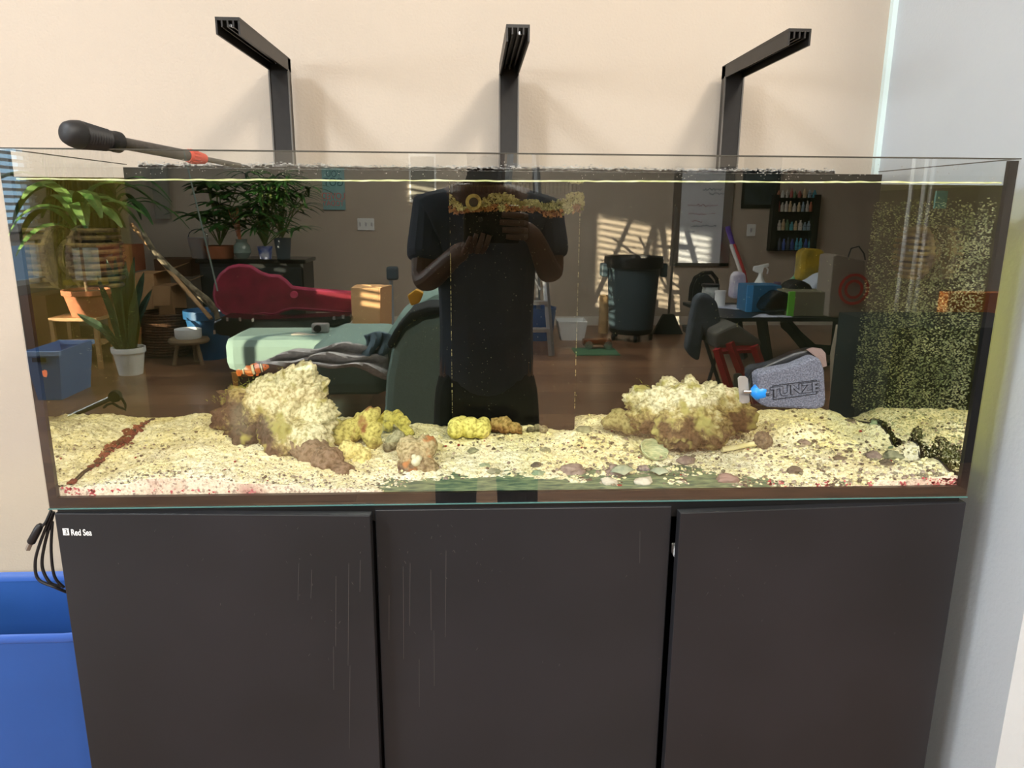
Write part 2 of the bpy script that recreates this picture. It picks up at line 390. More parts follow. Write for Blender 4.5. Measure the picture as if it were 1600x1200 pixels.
# shaggy algae along the weir
ALG = mat('algae_crust', '#a09e72', .95, col2='#d8d6b8', scale=90, bump=.8, bscale=300); ALR = mat('algae_red', '#8d5a40', .95, col2='#b48a68', scale=90)
r = random.Random(8); b = MB(); b2 = MB()
prof = [(703, 300, 333), (712, 312, 335), (722, 326, 332), (735, 326, 330), (752, 316, 330), (768, 304, 330), (790, 303, 330), (800, 306, 330), (815, 318, 330), (824, 312, 330), (840, 315, 330), (850, 320, 336), (862, 316, 340), (880, 312, 337), (890, 303, 333), (902, 301, 331), (912, 304, 327)]
def pint(x, k): 
    xs_ = [p[0] for p in prof]; return float(np.interp(x, xs_, [p[k] for p in prof]))
for i in range(2600):
    px = r.uniform(703, 911); t0, t1 = pint(px, 1), pint(px, 2); t = r.random(); py = t0+(t1-t0)*t
    if noise.noise((px*.05, py*.09, 0)) < -.22 and px < 745: continue
    q = P(px, py+r.uniform(-2, 1), OY-.002-r.uniform(0, .005)*(.4+t)); s = r.uniform(.0018, .0048)
    tgt = b2 if (t > .62 and noise.noise((px*.04, 3, 0)) > -.15) else b
    vs = [q+Vector((r.uniform(-s, s), r.uniform(-s, s), r.uniform(-s, s))) for _ in range(4)]
    tgt.add(vs, [(0, 1, 2), (0, 2, 3), (0, 3, 1), (1, 3, 2)])
o = obj('algae_growth', b, ALG, of); o['kind'] = 'stuff'; o = obj('algae_growth', b2, ALR, of); o['kind'] = 'stuff'
# return nozzle
q = P(740, 316, OY-.012)
nz = MB().lathe([(.009, .0), (.0145, -.001), (.0155, .004), (.0145, .014), (.0105, .02)], (q.x, q.y-.008, q.z), 20, 'Y')
obj('return_nozzle', nz, mat('nozzle_crust', '#8d7d55', .9, col2='#b5a877', scale=90, bump=.8, bscale=200), of, smooth=True)
obj('nozzle_bore', MB().lathe([(0, 0), (.0088, 0), (.0088, .003), (0, .003)], (q.x, q.y-.0105, q.z), 16, 'Y'), mat('bore_black', '#050505', .6), of)

# ================================================================ SAND
ctl = []
def cp(px, py, y, dz=0): v = P(px, py, y); ctl.append((v.x, v.y, v.z+dz))
for px, py in ((240, 655), (330, 648), (450, 650), (560, 655), (650, 664), (700, 668), (940, 650), (1000, 648), (1100, 648), (1200, 643), (1280, 641)): cp(px, py, .375)
for px, py in ((1337, 655),): cp(px, py, .375)
for px, py in ((1375, 666), (1430, 691), (1462, 716), (1497, 744)):
    v = PX(px, py, TW-.014); ctl.append(tuple(v))
for px, py in ((225, 664), (190, 695), (150, 728), (110, 760)):
    v = PX(px, py, .014); ctl.append(tuple(v))
for px, py in ((720, 674), (800, 665), (885, 672)): cp(px, py, .33)
for px, py in ((270, 672), (340, 662), (450, 678), (600, 686), (700, 688), (800, 684), (920, 676), (1020, 680), (1150, 676), (1250, 664), (1340, 680)): cp(px, py, .26)
for px, py in ((220, 702), (300, 694), (400, 700), (500, 708), (600, 712), (700, 712), (800, 707), (900, 705), (1000, 708), (1100, 706), (1200, 700), (1300, 700), (1400, 708)): cp(px, py, .18)
for px, py in ((170, 734), (250, 722), (330, 722), (450, 728), (560, 733), (650, 734), (760, 733), (850, 732), (950, 735), (1050, 735), (1150, 730), (1250, 722), (1350, 722), (1440, 728)): cp(px, py, .105)
for px, py in ((620, 756), (680, 747), (780, 741), (850, 742), (900, 748), (960, 753), (1060, 751), (1160, 756)):
    v = FL(px, py+3, BZ); ctl.append((v.x, v.y, BZ)); ctl.append((v.x, max(.01, v.y-.03), BZ-.012))
for px, py in ((100, 762), (180, 757), (240, 747), (300, 747), (400, 756), (520, 763), (590, 766), (1240, 762), (1330, 760), (1400, 751), (1500, 744)): cp(px, py, .0125)
for px in (700, 800, 900, 1000, 1100): cp(px, 785, .0125)
CT = np.array(ctl)
def sandz(x, y):
    x = np.asarray(x, float); y = np.asarray(y, float)
    d2 = (x[..., None]-CT[:, 0])**2+((y[..., None]-CT[:, 1])*1.35)**2+1.2e-4
    wt = 1/d2**1.75; return (wt*CT[:, 2]).sum(-1)/wt.sum(-1)
nx, ny = 560, 150
X, Y = np.meshgrid(np.linspace(.0135, TW-.0135, nx), np.linspace(.0127, TD-.001, ny))
Z = sandz(X, Y)
rngs = np.random.RandomState(2)
def blur(a, k):
    for _ in range(k): a = (a+np.roll(a, 1, 0)+np.roll(a, -1, 0)+np.roll(a, 1, 1)+np.roll(a, -1, 1))/5
    return a
n1 = blur(rngs.randn(ny, nx), 2); n2 = blur(rngs.randn(ny, nx), 30); n1 /= n1.std(); n2 /= n2.std()
Z = Z+.0011*n1*(Y > .02)+.0009*n2
def SZ(x, y):
    return float(sandz(np.array(x), np.array(y)))
b = MB(); b.v = [tuple(p) for p in np.stack([X.ravel(), Y.ravel(), Z.ravel()], 1)]
for j in range(ny-1):
    for i in range(nx-1):
        a = j*nx+i
        b.f.append((a, a+1, a+nx+1, a+nx))
b.mi = [0]*len(b.f)
# skirt against the front glass
k0 = len(b.v)
for i in range(nx): b.v.append((X[0, i], Y[0, i], min(Z[0, i], BZ)-.006))
for i in range(nx-1): b.f.append((k0+i, k0+i+1, i+1, i)); b.mi.append(1)
def sand_mat(name, c0, c1, c2, red=False):
    m = bpy.data.materials.new(name); m.use_nodes = True; n = m.node_tree.nodes; L = m.node_tree.links; bs = n['Principled BSDF']
    bs.inputs['Roughness'].default_value = .95; bs.inputs['Specular IOR Level'].default_value = .15
    tc = n.new('ShaderNodeTexCoord'); vo = n.new('ShaderNodeTexVoronoi'); vo.inputs['Scale'].default_value = 330; L.new(tc.outputs['Object'], vo.inputs['Vector'])
    rp_ = n.new('ShaderNodeValToRGB'); cr = rp_.color_ramp; cr.elements[0].position = .0; cr.elements[0].color = hexc(c2); cr.elements[1].position = .28; cr.elements[1].color = hexc(c0)
    e_ = cr.elements.new(.8); e_.color = hexc(c1)
    sp = n.new('ShaderNodeSeparateColor'); L.new(vo.outputs['Color'], sp.inputs[0]); L.new(sp.outputs[0], rp_.inputs[0])
    nz_ = n.new('ShaderNodeTexNoise'); nz_.inputs['Scale'].default_value = 14; nz_.inputs['Detail'].default_value = 4; L.new(tc.outputs['Object'], nz_.inputs['Vector'])
    r2 = n.new('ShaderNodeValToRGB'); r2.color_ramp.elements[0].position = .35; r2.color_ramp.elements[1].position = .7
    r2.color_ramp.elements[0].color = (1, 1, 1, 1); r2.color_ramp.elements[1].color = (.9, .85, .62, 1)
    if red: r2.color_ramp.elements[0].position = .50; r2.color_ramp.elements[1].position = .72; r2.color_ramp.elements[1].color = hexc('#c09098')
    L.new(nz_.outputs[0], r2.inputs[0]); mx = n.new('ShaderNodeMix'); mx.data_type = 'RGBA'; mx.blend_type = 'MULTIPLY'; mx.inputs[0].default_value = 1
    L.new(rp_.outputs[0], mx.inputs[6]); L.new(r2.outputs[0], mx.inputs[7]); L.new(mx.outputs[2], bs.inputs['Base Color'])
    bp_ = n.new('ShaderNodeBump'); bp_.inputs['Strength'].default_value = .6; bp_.inputs['Distance'].default_value = .0015; L.new(vo.outputs['Distance'], bp_.inputs['Height']); L.new(bp_.outputs[0], bs.inputs['Normal'])
    return m
SAND = sand_mat('coral_sand', '#fbf6dc', '#fffcf0', '#b5ae8e'); SANDP = sand_mat('sand_against_glass', '#d8c8b0', '#ead9c4', '#9a857a', True)
so_ = obj('sand_bed', b, [SAND, SANDP]); tag(so_, 'pale yellow coral sand bed covering the aquarium floor', 'sand', kind='stuff'); so_.data.shade_smooth()
# loose gravel grains
gm = [mat('grain_cream', '#f8f2cc', .9, col2='#e8dfae', scale=50), mat('grain_grey', '#9a9580', .9, col2='#75705f', scale=50), mat('grain_dark', '#5f5348', .9), mat('grain_mauve', '#94827c', .9, col2='#b0a596', scale=50), mat('grain_red', '#8f2f2c', .9)]
phi = (1+5**.5)/2
ico = [Vector(v).normalized() for v in ((-1, phi, 0), (1, phi, 0), (-1, -phi, 0), (1, -phi, 0), (0, -1, phi), (0, 1, phi), (0, -1, -phi), (0, 1, -phi), (phi, 0, -1), (phi, 0, 1), (-phi, 0, -1), (-phi, 0, 1))]
icf = [(0, 11, 5), (0, 5, 1), (0, 1, 7), (0, 7, 10), (0, 10, 11), (1, 5, 9), (5, 11, 4), (11, 10, 2), (10, 7, 6), (7, 1, 8), (3, 9, 4), (3, 4, 2), (3, 2, 6), (3, 6, 8), (3, 8, 9), (4, 9, 5), (2, 4, 11), (6, 2, 10), (8, 6, 7), (9, 8, 1)]
r = random.Random(11); b = MB(); N = 9000
gx = np.array([r.uniform(.02, TW-.02) for _ in range(N)]); gy = np.array([.015+(TD-.02)*r.random()**1.5 for _ in range(N)]); gz = sandz(gx, gy)
for i in range(N):
    x, y_, z = gx[i], gy[i], gz[i]
    if z < BZ-.004: continue
    dens = .55+.6*noise.noise((x*5, y_*9, 2))+(.35 if x > .85 else 0)-(.9*max(0, y_-.2)/.2)
    if r.random() > dens: continue
    s = r.choice((.001, .0013, .0016, .002, .0028)) * (1.4 if x > .6 else .95)
    k = r.random(); mi = 0 if k < .44 else 1 if k < .70 else 3 if k < .86 else 2 if k < .985 else 4
    sc = Vector((s*r.uniform(.7, 1.4), s*r.uniform(.7, 1.4), s*r.uniform(.5, 1)))
    b.add([Vector((x, y_, z+s*.35))+Vector((v.x*sc.x, v.y*sc.y, v.z*sc.z))*r.uniform(.8, 1.2) for v in ico], icf, mi)
tag(obj('coral_gravel', b, gm), 'loose grey and cream coral gravel scattered over the aquarium sand', 'gravel', kind='stuff')

for x_ in (.0150, TW-.0150):
    obj('silicone_seam', MB().tube([(x_, y_, SZ(x_, y_)+.0012) for y_ in np.linspace(.018, TD-.012, 26)], .0016, 6), mat('seam_dark', '#3c3430', .6), tank, smooth=True)
def sz_pane(y): return SZ(TW-.02, y)
specks('algae_band', 2600, ab, mat('band_olive', '#6a6a2e', .95, col2='#4a3a26', scale=40), 14)
# ================================================================ ROCKS
def rock_mat(name, pale, mid, dark, z0, z1, gx=0, nscale=22, tint=None):
    m = bpy.data.materials.new(name); m.use_nodes = True; n = m.node_tree.nodes; L = m.node_tree.links; bs = n['Principled BSDF']
    bs.inputs['Roughness'].default_value = .95; bs.inputs['Specular IOR Level'].default_value = .15
    tc = n.new('ShaderNodeTexCoord'); sp = n.new('ShaderNodeSeparateXYZ'); L.new(tc.outputs['Object'], sp.inputs[0])
    mr = n.new('ShaderNodeMapRange'); mr.inputs[1].default_value = z0; mr.inputs[2].default_value = z1; gm_ = n.new('ShaderNodeMath'); gm_.operation = 'MULTIPLY_ADD'; L.new(sp.outputs[0], gm_.inputs[0]); gm_.inputs[1].default_value = gx; L.new(sp.outputs[2], gm_.inputs[2]); L.new(gm_.outputs[0], mr.inputs[0])
    nz_ = n.new('ShaderNodeTexNoise'); nz_.inputs['Scale'].default_value = nscale; nz_.inputs['Detail'].default_value = 6; nz_.inputs['Roughness'].default_value = .7; L.new(tc.outputs['Object'], nz_.inputs['Vector'])
    ad = n.new('ShaderNodeMath'); ad.operation = 'MULTIPLY_ADD'; L.new(nz_.outputs[0], ad.inputs[0]); ad.inputs[1].default_value = 2.6; ad.inputs[2].default_value = -1.3
    a2 = n.new('ShaderNodeMath'); a2.operation = 'ADD'; L.new(ad.outputs[0], a2.inputs[0]); L.new(mr.outputs[0], a2.inputs[1])
    rp_ = n.new('ShaderNodeValToRGB'); cr = rp_.color_ramp; cr.elements[0].position = .12; cr.elements[0].color = hexc(dark); cr.elements[1].position = .75; cr.elements[1].color = hexc(pale)
    e_ = cr.elements.new(.42); e_.color = hexc(mid); L.new(a2.outputs[0], rp_.inputs[0])
    n3 = n.new('ShaderNodeTexNoise'); n3.inputs['Scale'].default_value = 160; n3.inputs['Detail'].default_value = 3; L.new(tc.outputs['Object'], n3.inputs['Vector'])
    r3 = n.new('ShaderNodeValToRGB'); r3.color_ramp.elements[0].position = .36; r3.color_ramp.elements[0].color = (.45, .42, .3, 1); r3.color_ramp.elements[1].position = .55; r3.color_ramp.elements[1].color = (1, 1, 1, 1); L.new(n3.outputs[0], r3.inputs[0])
    mx = n.new('ShaderNodeMix'); mx.data_type = 'RGBA'; mx.blend_type = 'MULTIPLY'; mx.inputs[0].default_value = .85; L.new(rp_.outputs[0], mx.inputs[6]); L.new(r3.outputs[0], mx.inputs[7])
    last = mx.outputs[2]
    if tint:
        n4 = n.new('ShaderNodeTexNoise'); n4.inputs['Scale'].default_value = 28; n4.inputs['Detail'].default_value = 2
        mp = n.new('ShaderNodeMapping'); mp.inputs['Location'].default_value = (3, 1, 7); L.new(tc.outputs['Object'], mp.inputs[0]); L.new(mp.outputs[0], n4.inputs['Vector'])
        r4 = n.new('ShaderNodeValToRGB'); r4.color_ramp.elements[0].position = .56; r4.color_ramp.elements[1].position = .66; L.new(n4.outputs[0], r4.inputs[0])
        m4 = n.new('ShaderNodeMix'); m4.data_type = 'RGBA'; L.new(r4.outputs[0], m4.inputs[0]); L.new(last, m4.inputs[6]); m4.inputs[7].default_value = hexc(tint); last = m4.outputs[2]
    L.new(last, bs.inputs['Base Color'])
    bp_ = n.new('ShaderNodeBump'); bp_.inputs['Strength'].default_value = .7; bp_.inputs['Distance'].default_value = .003; L.new(n3.outputs[0], bp_.inputs['Height']); L.new(bp_.outputs[0], bs.inputs['Normal'])
    return m
_ico = {}
def icosph(sub):
    if sub not in _ico:
        bm = bmesh.new(); bmesh.ops.create_icosphere(bm, subdivisions=sub, radius=1)
        _ico[sub] = (np.array([v.co[:] for v in bm.verts]), [tuple(v.index for v in f.verts) for f in bm.faces]); bm.free()
    return _ico[sub]
def rock(name, lobes, m, label, cat='rock', group=None, sub=5, amp=.12, freq=55, seed=0, centre=None, pits=.5):
    """lobes: (px, py, y, radius) spheres whose union, seen from the centre, gives the outline"""
    D, fs = icosph(sub); D = D/np.linalg.norm(D, axis=1)[:, None]
    cs = np.array([tuple(P(l[0], l[1], l[2])) for l in lobes]); rs = np.array([l[3] for l in lobes])
    c0 = np.array(centre) if centre is not None else (cs*rs[:, None]**2).sum(0)/(rs**2).sum()
    best = np.full(len(D), .004)
    for c, ra in zip(cs, rs):
        v = c-c0; bq = D@v; disc = bq**2-(v@v-ra*ra); t = np.where(disc > 0, bq+np.sqrt(np.maximum(disc, 0)), 0)
        best = np.maximum(best, t)
    mean = rs.mean(); out = np.empty_like(D)
    for i in range(len(D)):
        p = Vector(D[i]*best[i])
        q = (p+Vector((seed*3.1, seed*1.7, 0)))
        nn = noise.fractal(q*freq, 1.0, 2.1, 4)
        vv = noise.voronoi(q*freq*1.5)[0][0]
        f_ = 1+amp*.6*nn-pits*amp*1.7*(min(vv, .75)**2-.16)
        out[i] = D[i]*best[i]*max(.5, f_)
    out += c0
    b = MB(); b.v = [tuple(v) for v in out]; b.f = fs; b.mi = [0]*len(fs)
    o = obj(name, b, m, at=(c0[0], c0[1], out[:, 2].min())); o.data.shade_smooth()
    return tag(o, label, cat, group)
RM1 = rock_mat('pale_live_rock', '#e4dcc0', '#b8a878', '#5f4a40', .045, .13, gx=.6, nscale=17, tint='#a39a5c')
RM2 = rock_mat('dark_purple_rock', '#8a7464', '#64503f', '#43303a', .0, .06)
RM3 = rock_mat('mustard_rock', '#d8cf86', '#a49558', '#5e5038', .0, .03, tint='#9a6a4e')
RM4 = rock_mat('ring_rock', '#e6e2cc', '#b4a874', '#66523c', .06, .125, nscale=15, tint='#aaa468')
RM5 = rock_mat('grey_stone', '#b0ab92', '#8a8470', '#6a6456', .0, .03)
RMY = rock_mat('yellow_stone', '#ece590', '#ded678', '#c2bc66', .0, .03)
RMR = rock_mat('reddish_rock', '#b39a68', '#94704a', '#5e4232', .0, .03)
rock('live_rock', [(430, 638, .25, .066), (465, 607, .24, .044), (479, 586, .235, .022), (488, 612, .235, .028), (500, 650, .22, .034), (516, 635, .22, .011), (405, 622, .26, .030), (372, 625, .25, .026), (360, 655, .24, .030), (385, 680, .22, .030), (440, 680, .20, .042), (488, 694, .175, .040), (440, 700, .175, .030), (345, 662, .24, .016), (505, 605, .235, .012), (350, 618, .26, .011)], RM1,
     'largest pale live rock with brown base, rising left of the aquarium centre', sub=6, amp=.17, freq=62, seed=1, pits=.62)
rock('dark_rock', [(512, 722, .125, .030), (538, 742, .10, .022), (490, 708, .15, .030), (528, 750, .095, .014), (552, 749, .095, .010), (470, 700, .16, .02)], RM2, 'dark purple brown rock leaning down below the tall pale rock', seed=2, amp=.2, freq=60)
rock('coral_branch_rock', [(580, 648, .25, .017), (568, 660, .25, .022), (548, 672, .24, .024), (532, 682, .23, .020), (585, 672, .235, .018), (583, 688, .22, .016), (522, 665, .25, .015), (540, 690, .22, .014)], RM3, 'mustard brown knobbly rock just right of the tall pale rock', seed=3, amp=.2, freq=60)
rock('coral_rubble', [(545, 705, .17, .02), (570, 710, .165, .014), (562, 722, .15, .012), (530, 712, .16, .014), (560, 700, .165, .01)], rock_mat('cream_rubble', '#efe4a4', '#d8c27e', '#a5804e', .0, .02), 'cream and orange branching coral piece in front of the mustard rock', seed=4, amp=.22, freq=70)
rock('arch_rock', [(606, 652, .31, .014), (620, 652, .31, .014), (594, 660, .31, .015), (630, 660, .3, .014), (605, 668, .3, .012), (640, 676, .28, .011)], rock_mat('olive_rock', '#d2c96c', '#9c9440', '#4c4a26', .0, .025), 'olive yellow lumpy small rock behind the flat sand near the centre left', seed=5, amp=.2, freq=70)
rock('flat_stone', [(614, 690, .2, .014), (622, 682, .2, .012), (606, 698, .2, .011)], RM5, 'greenish grey slanted stone left of the square tube worm rock', seed=6, amp=.12)
rock('tube_worm_rock', [(650, 712, .14, .030), (638, 700, .15, .022), (665, 698, .15, .022), (640, 730, .12, .022), (665, 732, .12, .022), (630, 740, .11, .012), (655, 746, .105, .014), (680, 745, .105, .012)], rock_mat('brown_rubble_rock', '#c9b896', '#8e7d64', '#5c4844', .01, .06, tint='#c07a4a'), 'square brown rock with tube worm rings and an orange top patch', seed=7, amp=.18, freq=70)
q = P(652, 722, .1)
for px, py, s, lb in ((633, 754, .006, 'pinkish tube worm ring at the square rock, nearest the big pale rock'), (657, 754, .006, 'pinkish tube worm ring directly below the white sponge patch'), (682, 748, .005, 'small pinkish tube worm ring at the right foot of the square rock'), (700, 746, .005, 'small pinkish tube worm ring lying alone on the front sand edge')):
    v = P(px, py, .095); o = obj('worm_tube', MB().lathe([(s*.5, .004), (s, .006), (s*1.15, 0), (s, -.004), (s*.7, -.0055), (.0005, -.002)], v, 14, 'Y'), mat('tube_pink', '#a8807a', .9, col2='#7f5f58', scale=120)); tag(o, lb, 'tube', 'worm tubes'); o.data.shade_smooth()
v = P(651, 720, .108); rock('white_sponge', [(650, 722, .107, .0085), (655, 716, .108, .006), (647, 714, .108, .005)], mat('sponge_white', '#e6e4d0', .9, col2='#c9c4a6', scale=60), 'small white sponge patch on the front of the square brown rock', 'sponge', sub=4, seed=8)
rock('yellow_stone', [(716, 667, .27, .0205), (735, 668, .27, .0215), (752, 670, .27, .02), (712, 672, .26, .017), (756, 661, .28, .013), (722, 660, .28, .014)], RMY, 'blocky smooth yellow stone lying before the overflow box', seed=9, amp=.06, freq=90)
rock('reddish_rock', [(788, 664, .29, .018), (775, 664, .29, .014), (803, 668, .285, .012), (812, 672, .28, .008)], RMR, 'reddish brown fuzzy rock right of the blocky yellow stone', seed=10, amp=.22, freq=90)
rock('rubble_piece', [(840, 668, .3, .008), (850, 671, .295, .009), (828, 672, .295, .007)], RM5, 'small grey green rubble piece right of the reddish rock', seed=11, sub=4, amp=.25, freq=90)
rock('ring_live_rock', [(1075, 650, .22, .066), (1000, 625, .25, .030), (1045, 605, .27, .023), (1078, 600, .28, .018), (1110, 612, .27, .022), (1145, 632, .24, .032), (1160, 655, .22, .028), (1110, 668, .18, .040), (1050, 668, .18, .040), (1010, 650, .22, .034), (985, 622, .25, .014), (1075, 685, .165, .026), (1125, 625, .24, .03), (1030, 628, .22, .03), (1075, 630, .21, .03)], RM4,
     'wide low live rock with cream rim and brown sides, left of the grey magnet', sub=6, amp=.15, freq=66, seed=12, pits=.6)
rock('side_rock', [(965, 655, .25, .022), (950, 661, .25, .014), (985, 660, .24, .024)], rock_mat('olive_grey_rock', '#a39c70', '#857a58', '#5b5040', .0, .03), 'olive grey rough rock at the foot of the wide low rock', seed=13, amp=.15, freq=70)
# shells and single stones
def pebble(px, py, y, r_, m, label, name='pebble', sq=(1, .9, .6), sub=3, seed=0, group=None, cat='pebble', lift=.3):
    v = P(px, py, y); z = max(SZ(v.x, v.y), BZ)
    D, fs = icosph(sub); out = []
    for d in D:
        n_ = 1+.45*noise.noise(Vector(d)*1.5+Vector((seed*2.3, 0, 0)))+.22*noise.noise(Vector(d)*4+Vector((seed, 0, 0)))
        out.append((v.x+d[0]*r_*sq[0]*n_, v.y+d[1]*r_*sq[1]*n_, z+r_*sq[2]*lift+d[2]*r_*sq[2]*n_))
    b = MB(); b.v = out; b.f = fs; b.mi = [0]*len(fs); o = obj(name, b, m); o.data.shade_smooth(); return tag(o, label, cat, group)
GP = mat('pebble_grey', '#84856f', .8, col2='#a3a48c', scale=80); DP = mat('pebble_dark', '#62564c', .85, col2='#7c7060', scale=80)
MP = mat('pebble_mauve', '#83706e', .85, col2='#a4938c', scale=80); GRN = mat('pebble_green', '#83967c', .8, col2='#a0ad90', scale=80)
for i, (px, py, y, s, m, lb) in enumerate([
    (914, 669, .27, .014, GP, 'smooth grey pebble beside the right foot of the overflow box'),
    (1371, 669, .28, .013, GRN, 'greenish pebble near the right glass, highest on the sand'),
    (1331, 650, .33, .007, DP, 'small dark cone shaped pebble on the bare sand right of the magnet'),
    (896, 734, .10, .018, MP, 'mauve rough stone at front centre, left of the flat grey shells'),
    (965, 737, .095, .018, MP, 'dark mauve stone resting on the flat grey green shell'),
    (1072, 713, .14, .014, MP, 'mauve stone right of the open shell'),
    (1310, 724, .12, .009, DP, 'dark round pebble on the gravel below the lone cone pebble'),
    (1257, 682, .2, .010, MP, 'brown crusty flake on the sand under the grey magnet'),
    (838, 728, .12, .0085, DP, 'dark round pebble in front of the overflow box, farthest forward'),
    (852, 700, .19, .009, GP, 'grey pebble on the pale slope right of the yellow stone'),
    (739, 697, .2, .008, GP, 'grey pebble just below the blocky yellow stone'),
    (757, 732, .12, .008, GRN, 'pale green pebble at the front sand edge left of centre'),
    (842, 741, .09, .009, GRN, 'pale green pebble at the front sand edge, centre'),
    (770, 740, .095, .010, GP, 'flat grey pebble on the sand edge left of the pale green ones'),
    (1400, 690, .19, .012, GRN, 'flat green grey stone close to the right glass'),
    (1395, 719, .12, .014, GP, 'grey angular stone low on the right gravel slope'),
    (1383, 733, .09, .010, DP, 'dark green grey stone near the front right corner'),
    (1365, 712, .13, .012, MP, 'long mauve grey stone on the right gravel slope'),
    (1005, 728, .11, .010, mat('snail', '#a79a94', .6, col2='#6a6070', scale=150), 'small striped snail shell below the open shell'),
    (1135, 752, .05, .015, mat('pinkstone', '#9b7f78', .85), 'flat pinkish brown stone at the front sand edge right of centre'),
    (1005, 758, .045, .013, mat('whitecrumb', '#cfc9ba', .9), 'whitish rubble chunk on the bare glass floor at the front'),
    (952, 756, .045, .012, _m['whitecrumb'], 'small white pink stone before the flat grey shell'),
    (1240, 745, .07, .011, DP, 'dark brown pebble near the red spots at the front glass')]):
    pebble(px, py, y, s, m, lb, seed=i, sq=(1.15, .9, .6), sub=3)
# open clam shell
v = P(1013, 704, .165); z = SZ(v.x, v.y)
b = MB(); n = 28; rings = 9; vs = []
for j in range(rings):
    a = j/(rings-1)*1.25
    for i in range(n):
        t = 2*PI*i/n; rib = 1+.03*math.cos(t*9); rad = .029*math.sin(a+.02)*rib*(1+.18*math.cos(t))
        vs.append((rad*math.cos(t), rad*math.sin(t)*.8, .026*(1-math.cos(a))))
fs = [(j*n+i, j*n+(i+1) % n, (j+1)*n+(i+1) % n, (j+1)*n+i) for j in range(rings-1) for i in range(n)]
T = Matrix.Rotation(math.radians(38), 4, 'X') @ Matrix.Rotation(.3, 4, 'Y')
b.add([T @ Vector(q)+Vector((v.x, v.y, z+.004)) for q in vs], fs)
o = obj('clam_shell', b, mat('shell_green', '#9fae8c', .5, col2='#cfd2ae', scale=90, stretch=(1, 1, 6)), solid=.0015, smooth=True); tag(o, 'open green grey clam shell lying below the wide low rock', 'shell')
# flat scallop pieces
for px, py, y, s, rz, lb in ((975, 747, .07, .024, .2, 'flat grey green shell at the front sand edge under the mauve stone'), (688, 695, .2, .020, 1.0, 'cream fan shaped shell behind the square brown rock'), (1030, 747, .07, .018, -.3, 'flat green shell fragment at the front, right of the flat grey one')):
    v = P(px, py, y); z = max(SZ(v.x, v.y), BZ)+.004; b = MB(); vs = []
    for j in range(7):
        for i in range(17):
            t = -1.15+2.3*i/16; rr_ = s*j/6*(1+.04*math.cos(i*PI)); vs.append(Vector((rr_*math.sin(t), rr_*math.cos(t)*.9, .3*s*math.sin(j/6*2.6)*math.cos(t))))
    fs = [(j*17+i, j*17+i+1, (j+1)*17+i+1, (j+1)*17+i) for j in range(6) for i in range(16)]
    T = Matrix.Rotation(rz, 4, 'Z') @ Matrix.Rotation(.5, 4, 'X'); b.add([T @ q+Vector((v.x, v.y, z)) for q in vs], fs)
    tag(obj('shell_piece', b, mat('shell_cream' if px == 688 else 'shell_grey', '#e0d3a0' if px == 688 else '#8d9a88', .6, col2='#f0e8c0' if px == 688 else '#b2b8a0', scale=60), solid=.0015, smooth=True), lb, 'shell')
# coral twig and its knobbly end
t = empty('coral_twig', P(1175, 690, .17)); tag(t, 'cream coral twig with a crusty mauve knob, right of the wide low rock', 'coral')
z_ = lambda px, py, y: (lambda v: Vector((v.x, v.y, SZ(v.x, v.y)+.008)))(P(px, py, y))
obj('branch', MB().tube([z_(1128, 697, .17), z_(1150, 692, .175), z_(1172, 686, .18), z_(1185, 680, .185)], [.006, .005, .0045, .006], 10), _m['grain_cream'], t, smooth=True)
D, fs = icosph(4); c_ = z_(1193, 684, .18)+Vector((0, 0, .007)); b = MB(); b.v = [tuple(c_+Vector(d)*.0165*(1+.25*noise.fractal(Vector(d)*2.5, 1, 2, 3))) for d in D]; b.f = fs; b.mi = [0]*len(fs)
obj('knob', b, mat('knob_mauve', '#8a7a68', .95, col2='#6b5a50', scale=150, bump=.8), t)
# red slime algae: along the left glass, right corner, front spots
r = random.Random(21); b = MB()
def blob(b, c, s, flat=(1, 1, .4)):
    b.add([c+Vector((q.x*s*flat[0], q.y*s*flat[1], q.z*s*flat[2]))*r.uniform(.7, 1.3) for q in ico], icf)
for i in range(190):
    t = r.random(); y_ = .05+.30*t; dens = math.exp(-((t-.62)/.2)**2)+.12
    if r.random() > dens: continue
    blob(b, Vector((.0145+abs(r.gauss(0, .008))*dens, y_, SZ(.02, y_)+r.uniform(-.002, .006))), r.uniform(.002, .005), (1, 1, .8))
tag(obj('red_algae_mat', b, mat('slime_red', '#8a3f2e', .8, col2='#5f2a24', scale=60)), 'red brown slime algae streak along the left glass on the sand', 'algae', kind='stuff')
b = MB()
for i in range(420):
    k = r.random()
    if k < .45: px, py = r.gauss(1485, 22), r.uniform(747, 763)
    elif k < .6: px, py = r.choice((1203, 1222, 1277, 1292, 1325, 1360, 1410))+r.gauss(0, 2.5), r.gauss(756, 2)
    elif k < .8: px, py = r.gauss(130, 18), r.uniform(762, 774)
    else: px, py = r.uniform(160, 400), r.uniform(764, 772)
    if px > 1502: continue
    if k > .6 and noise.noise((px*.08, 0, 0)) < 0: continue
    v = P(px, py, .0122); s = r.uniform(.0008, .0028)
    b.add([v+Vector((s*math.cos(a)*r.uniform(.6, 1.3), 0, s*math.sin(a)*r.uniform(.5, 1))) for a in (0, 1.2, 2.3, 3.4, 4.6, 5.5)], [(0, 1, 2, 3, 4, 5)])
tag(obj('red_algae_spots', b, mat('slime_crimson', '#b8323e', .8, col2='#d67a80', scale=60)), 'crimson algae spots where sand meets the front glass', 'algae', kind='stuff')
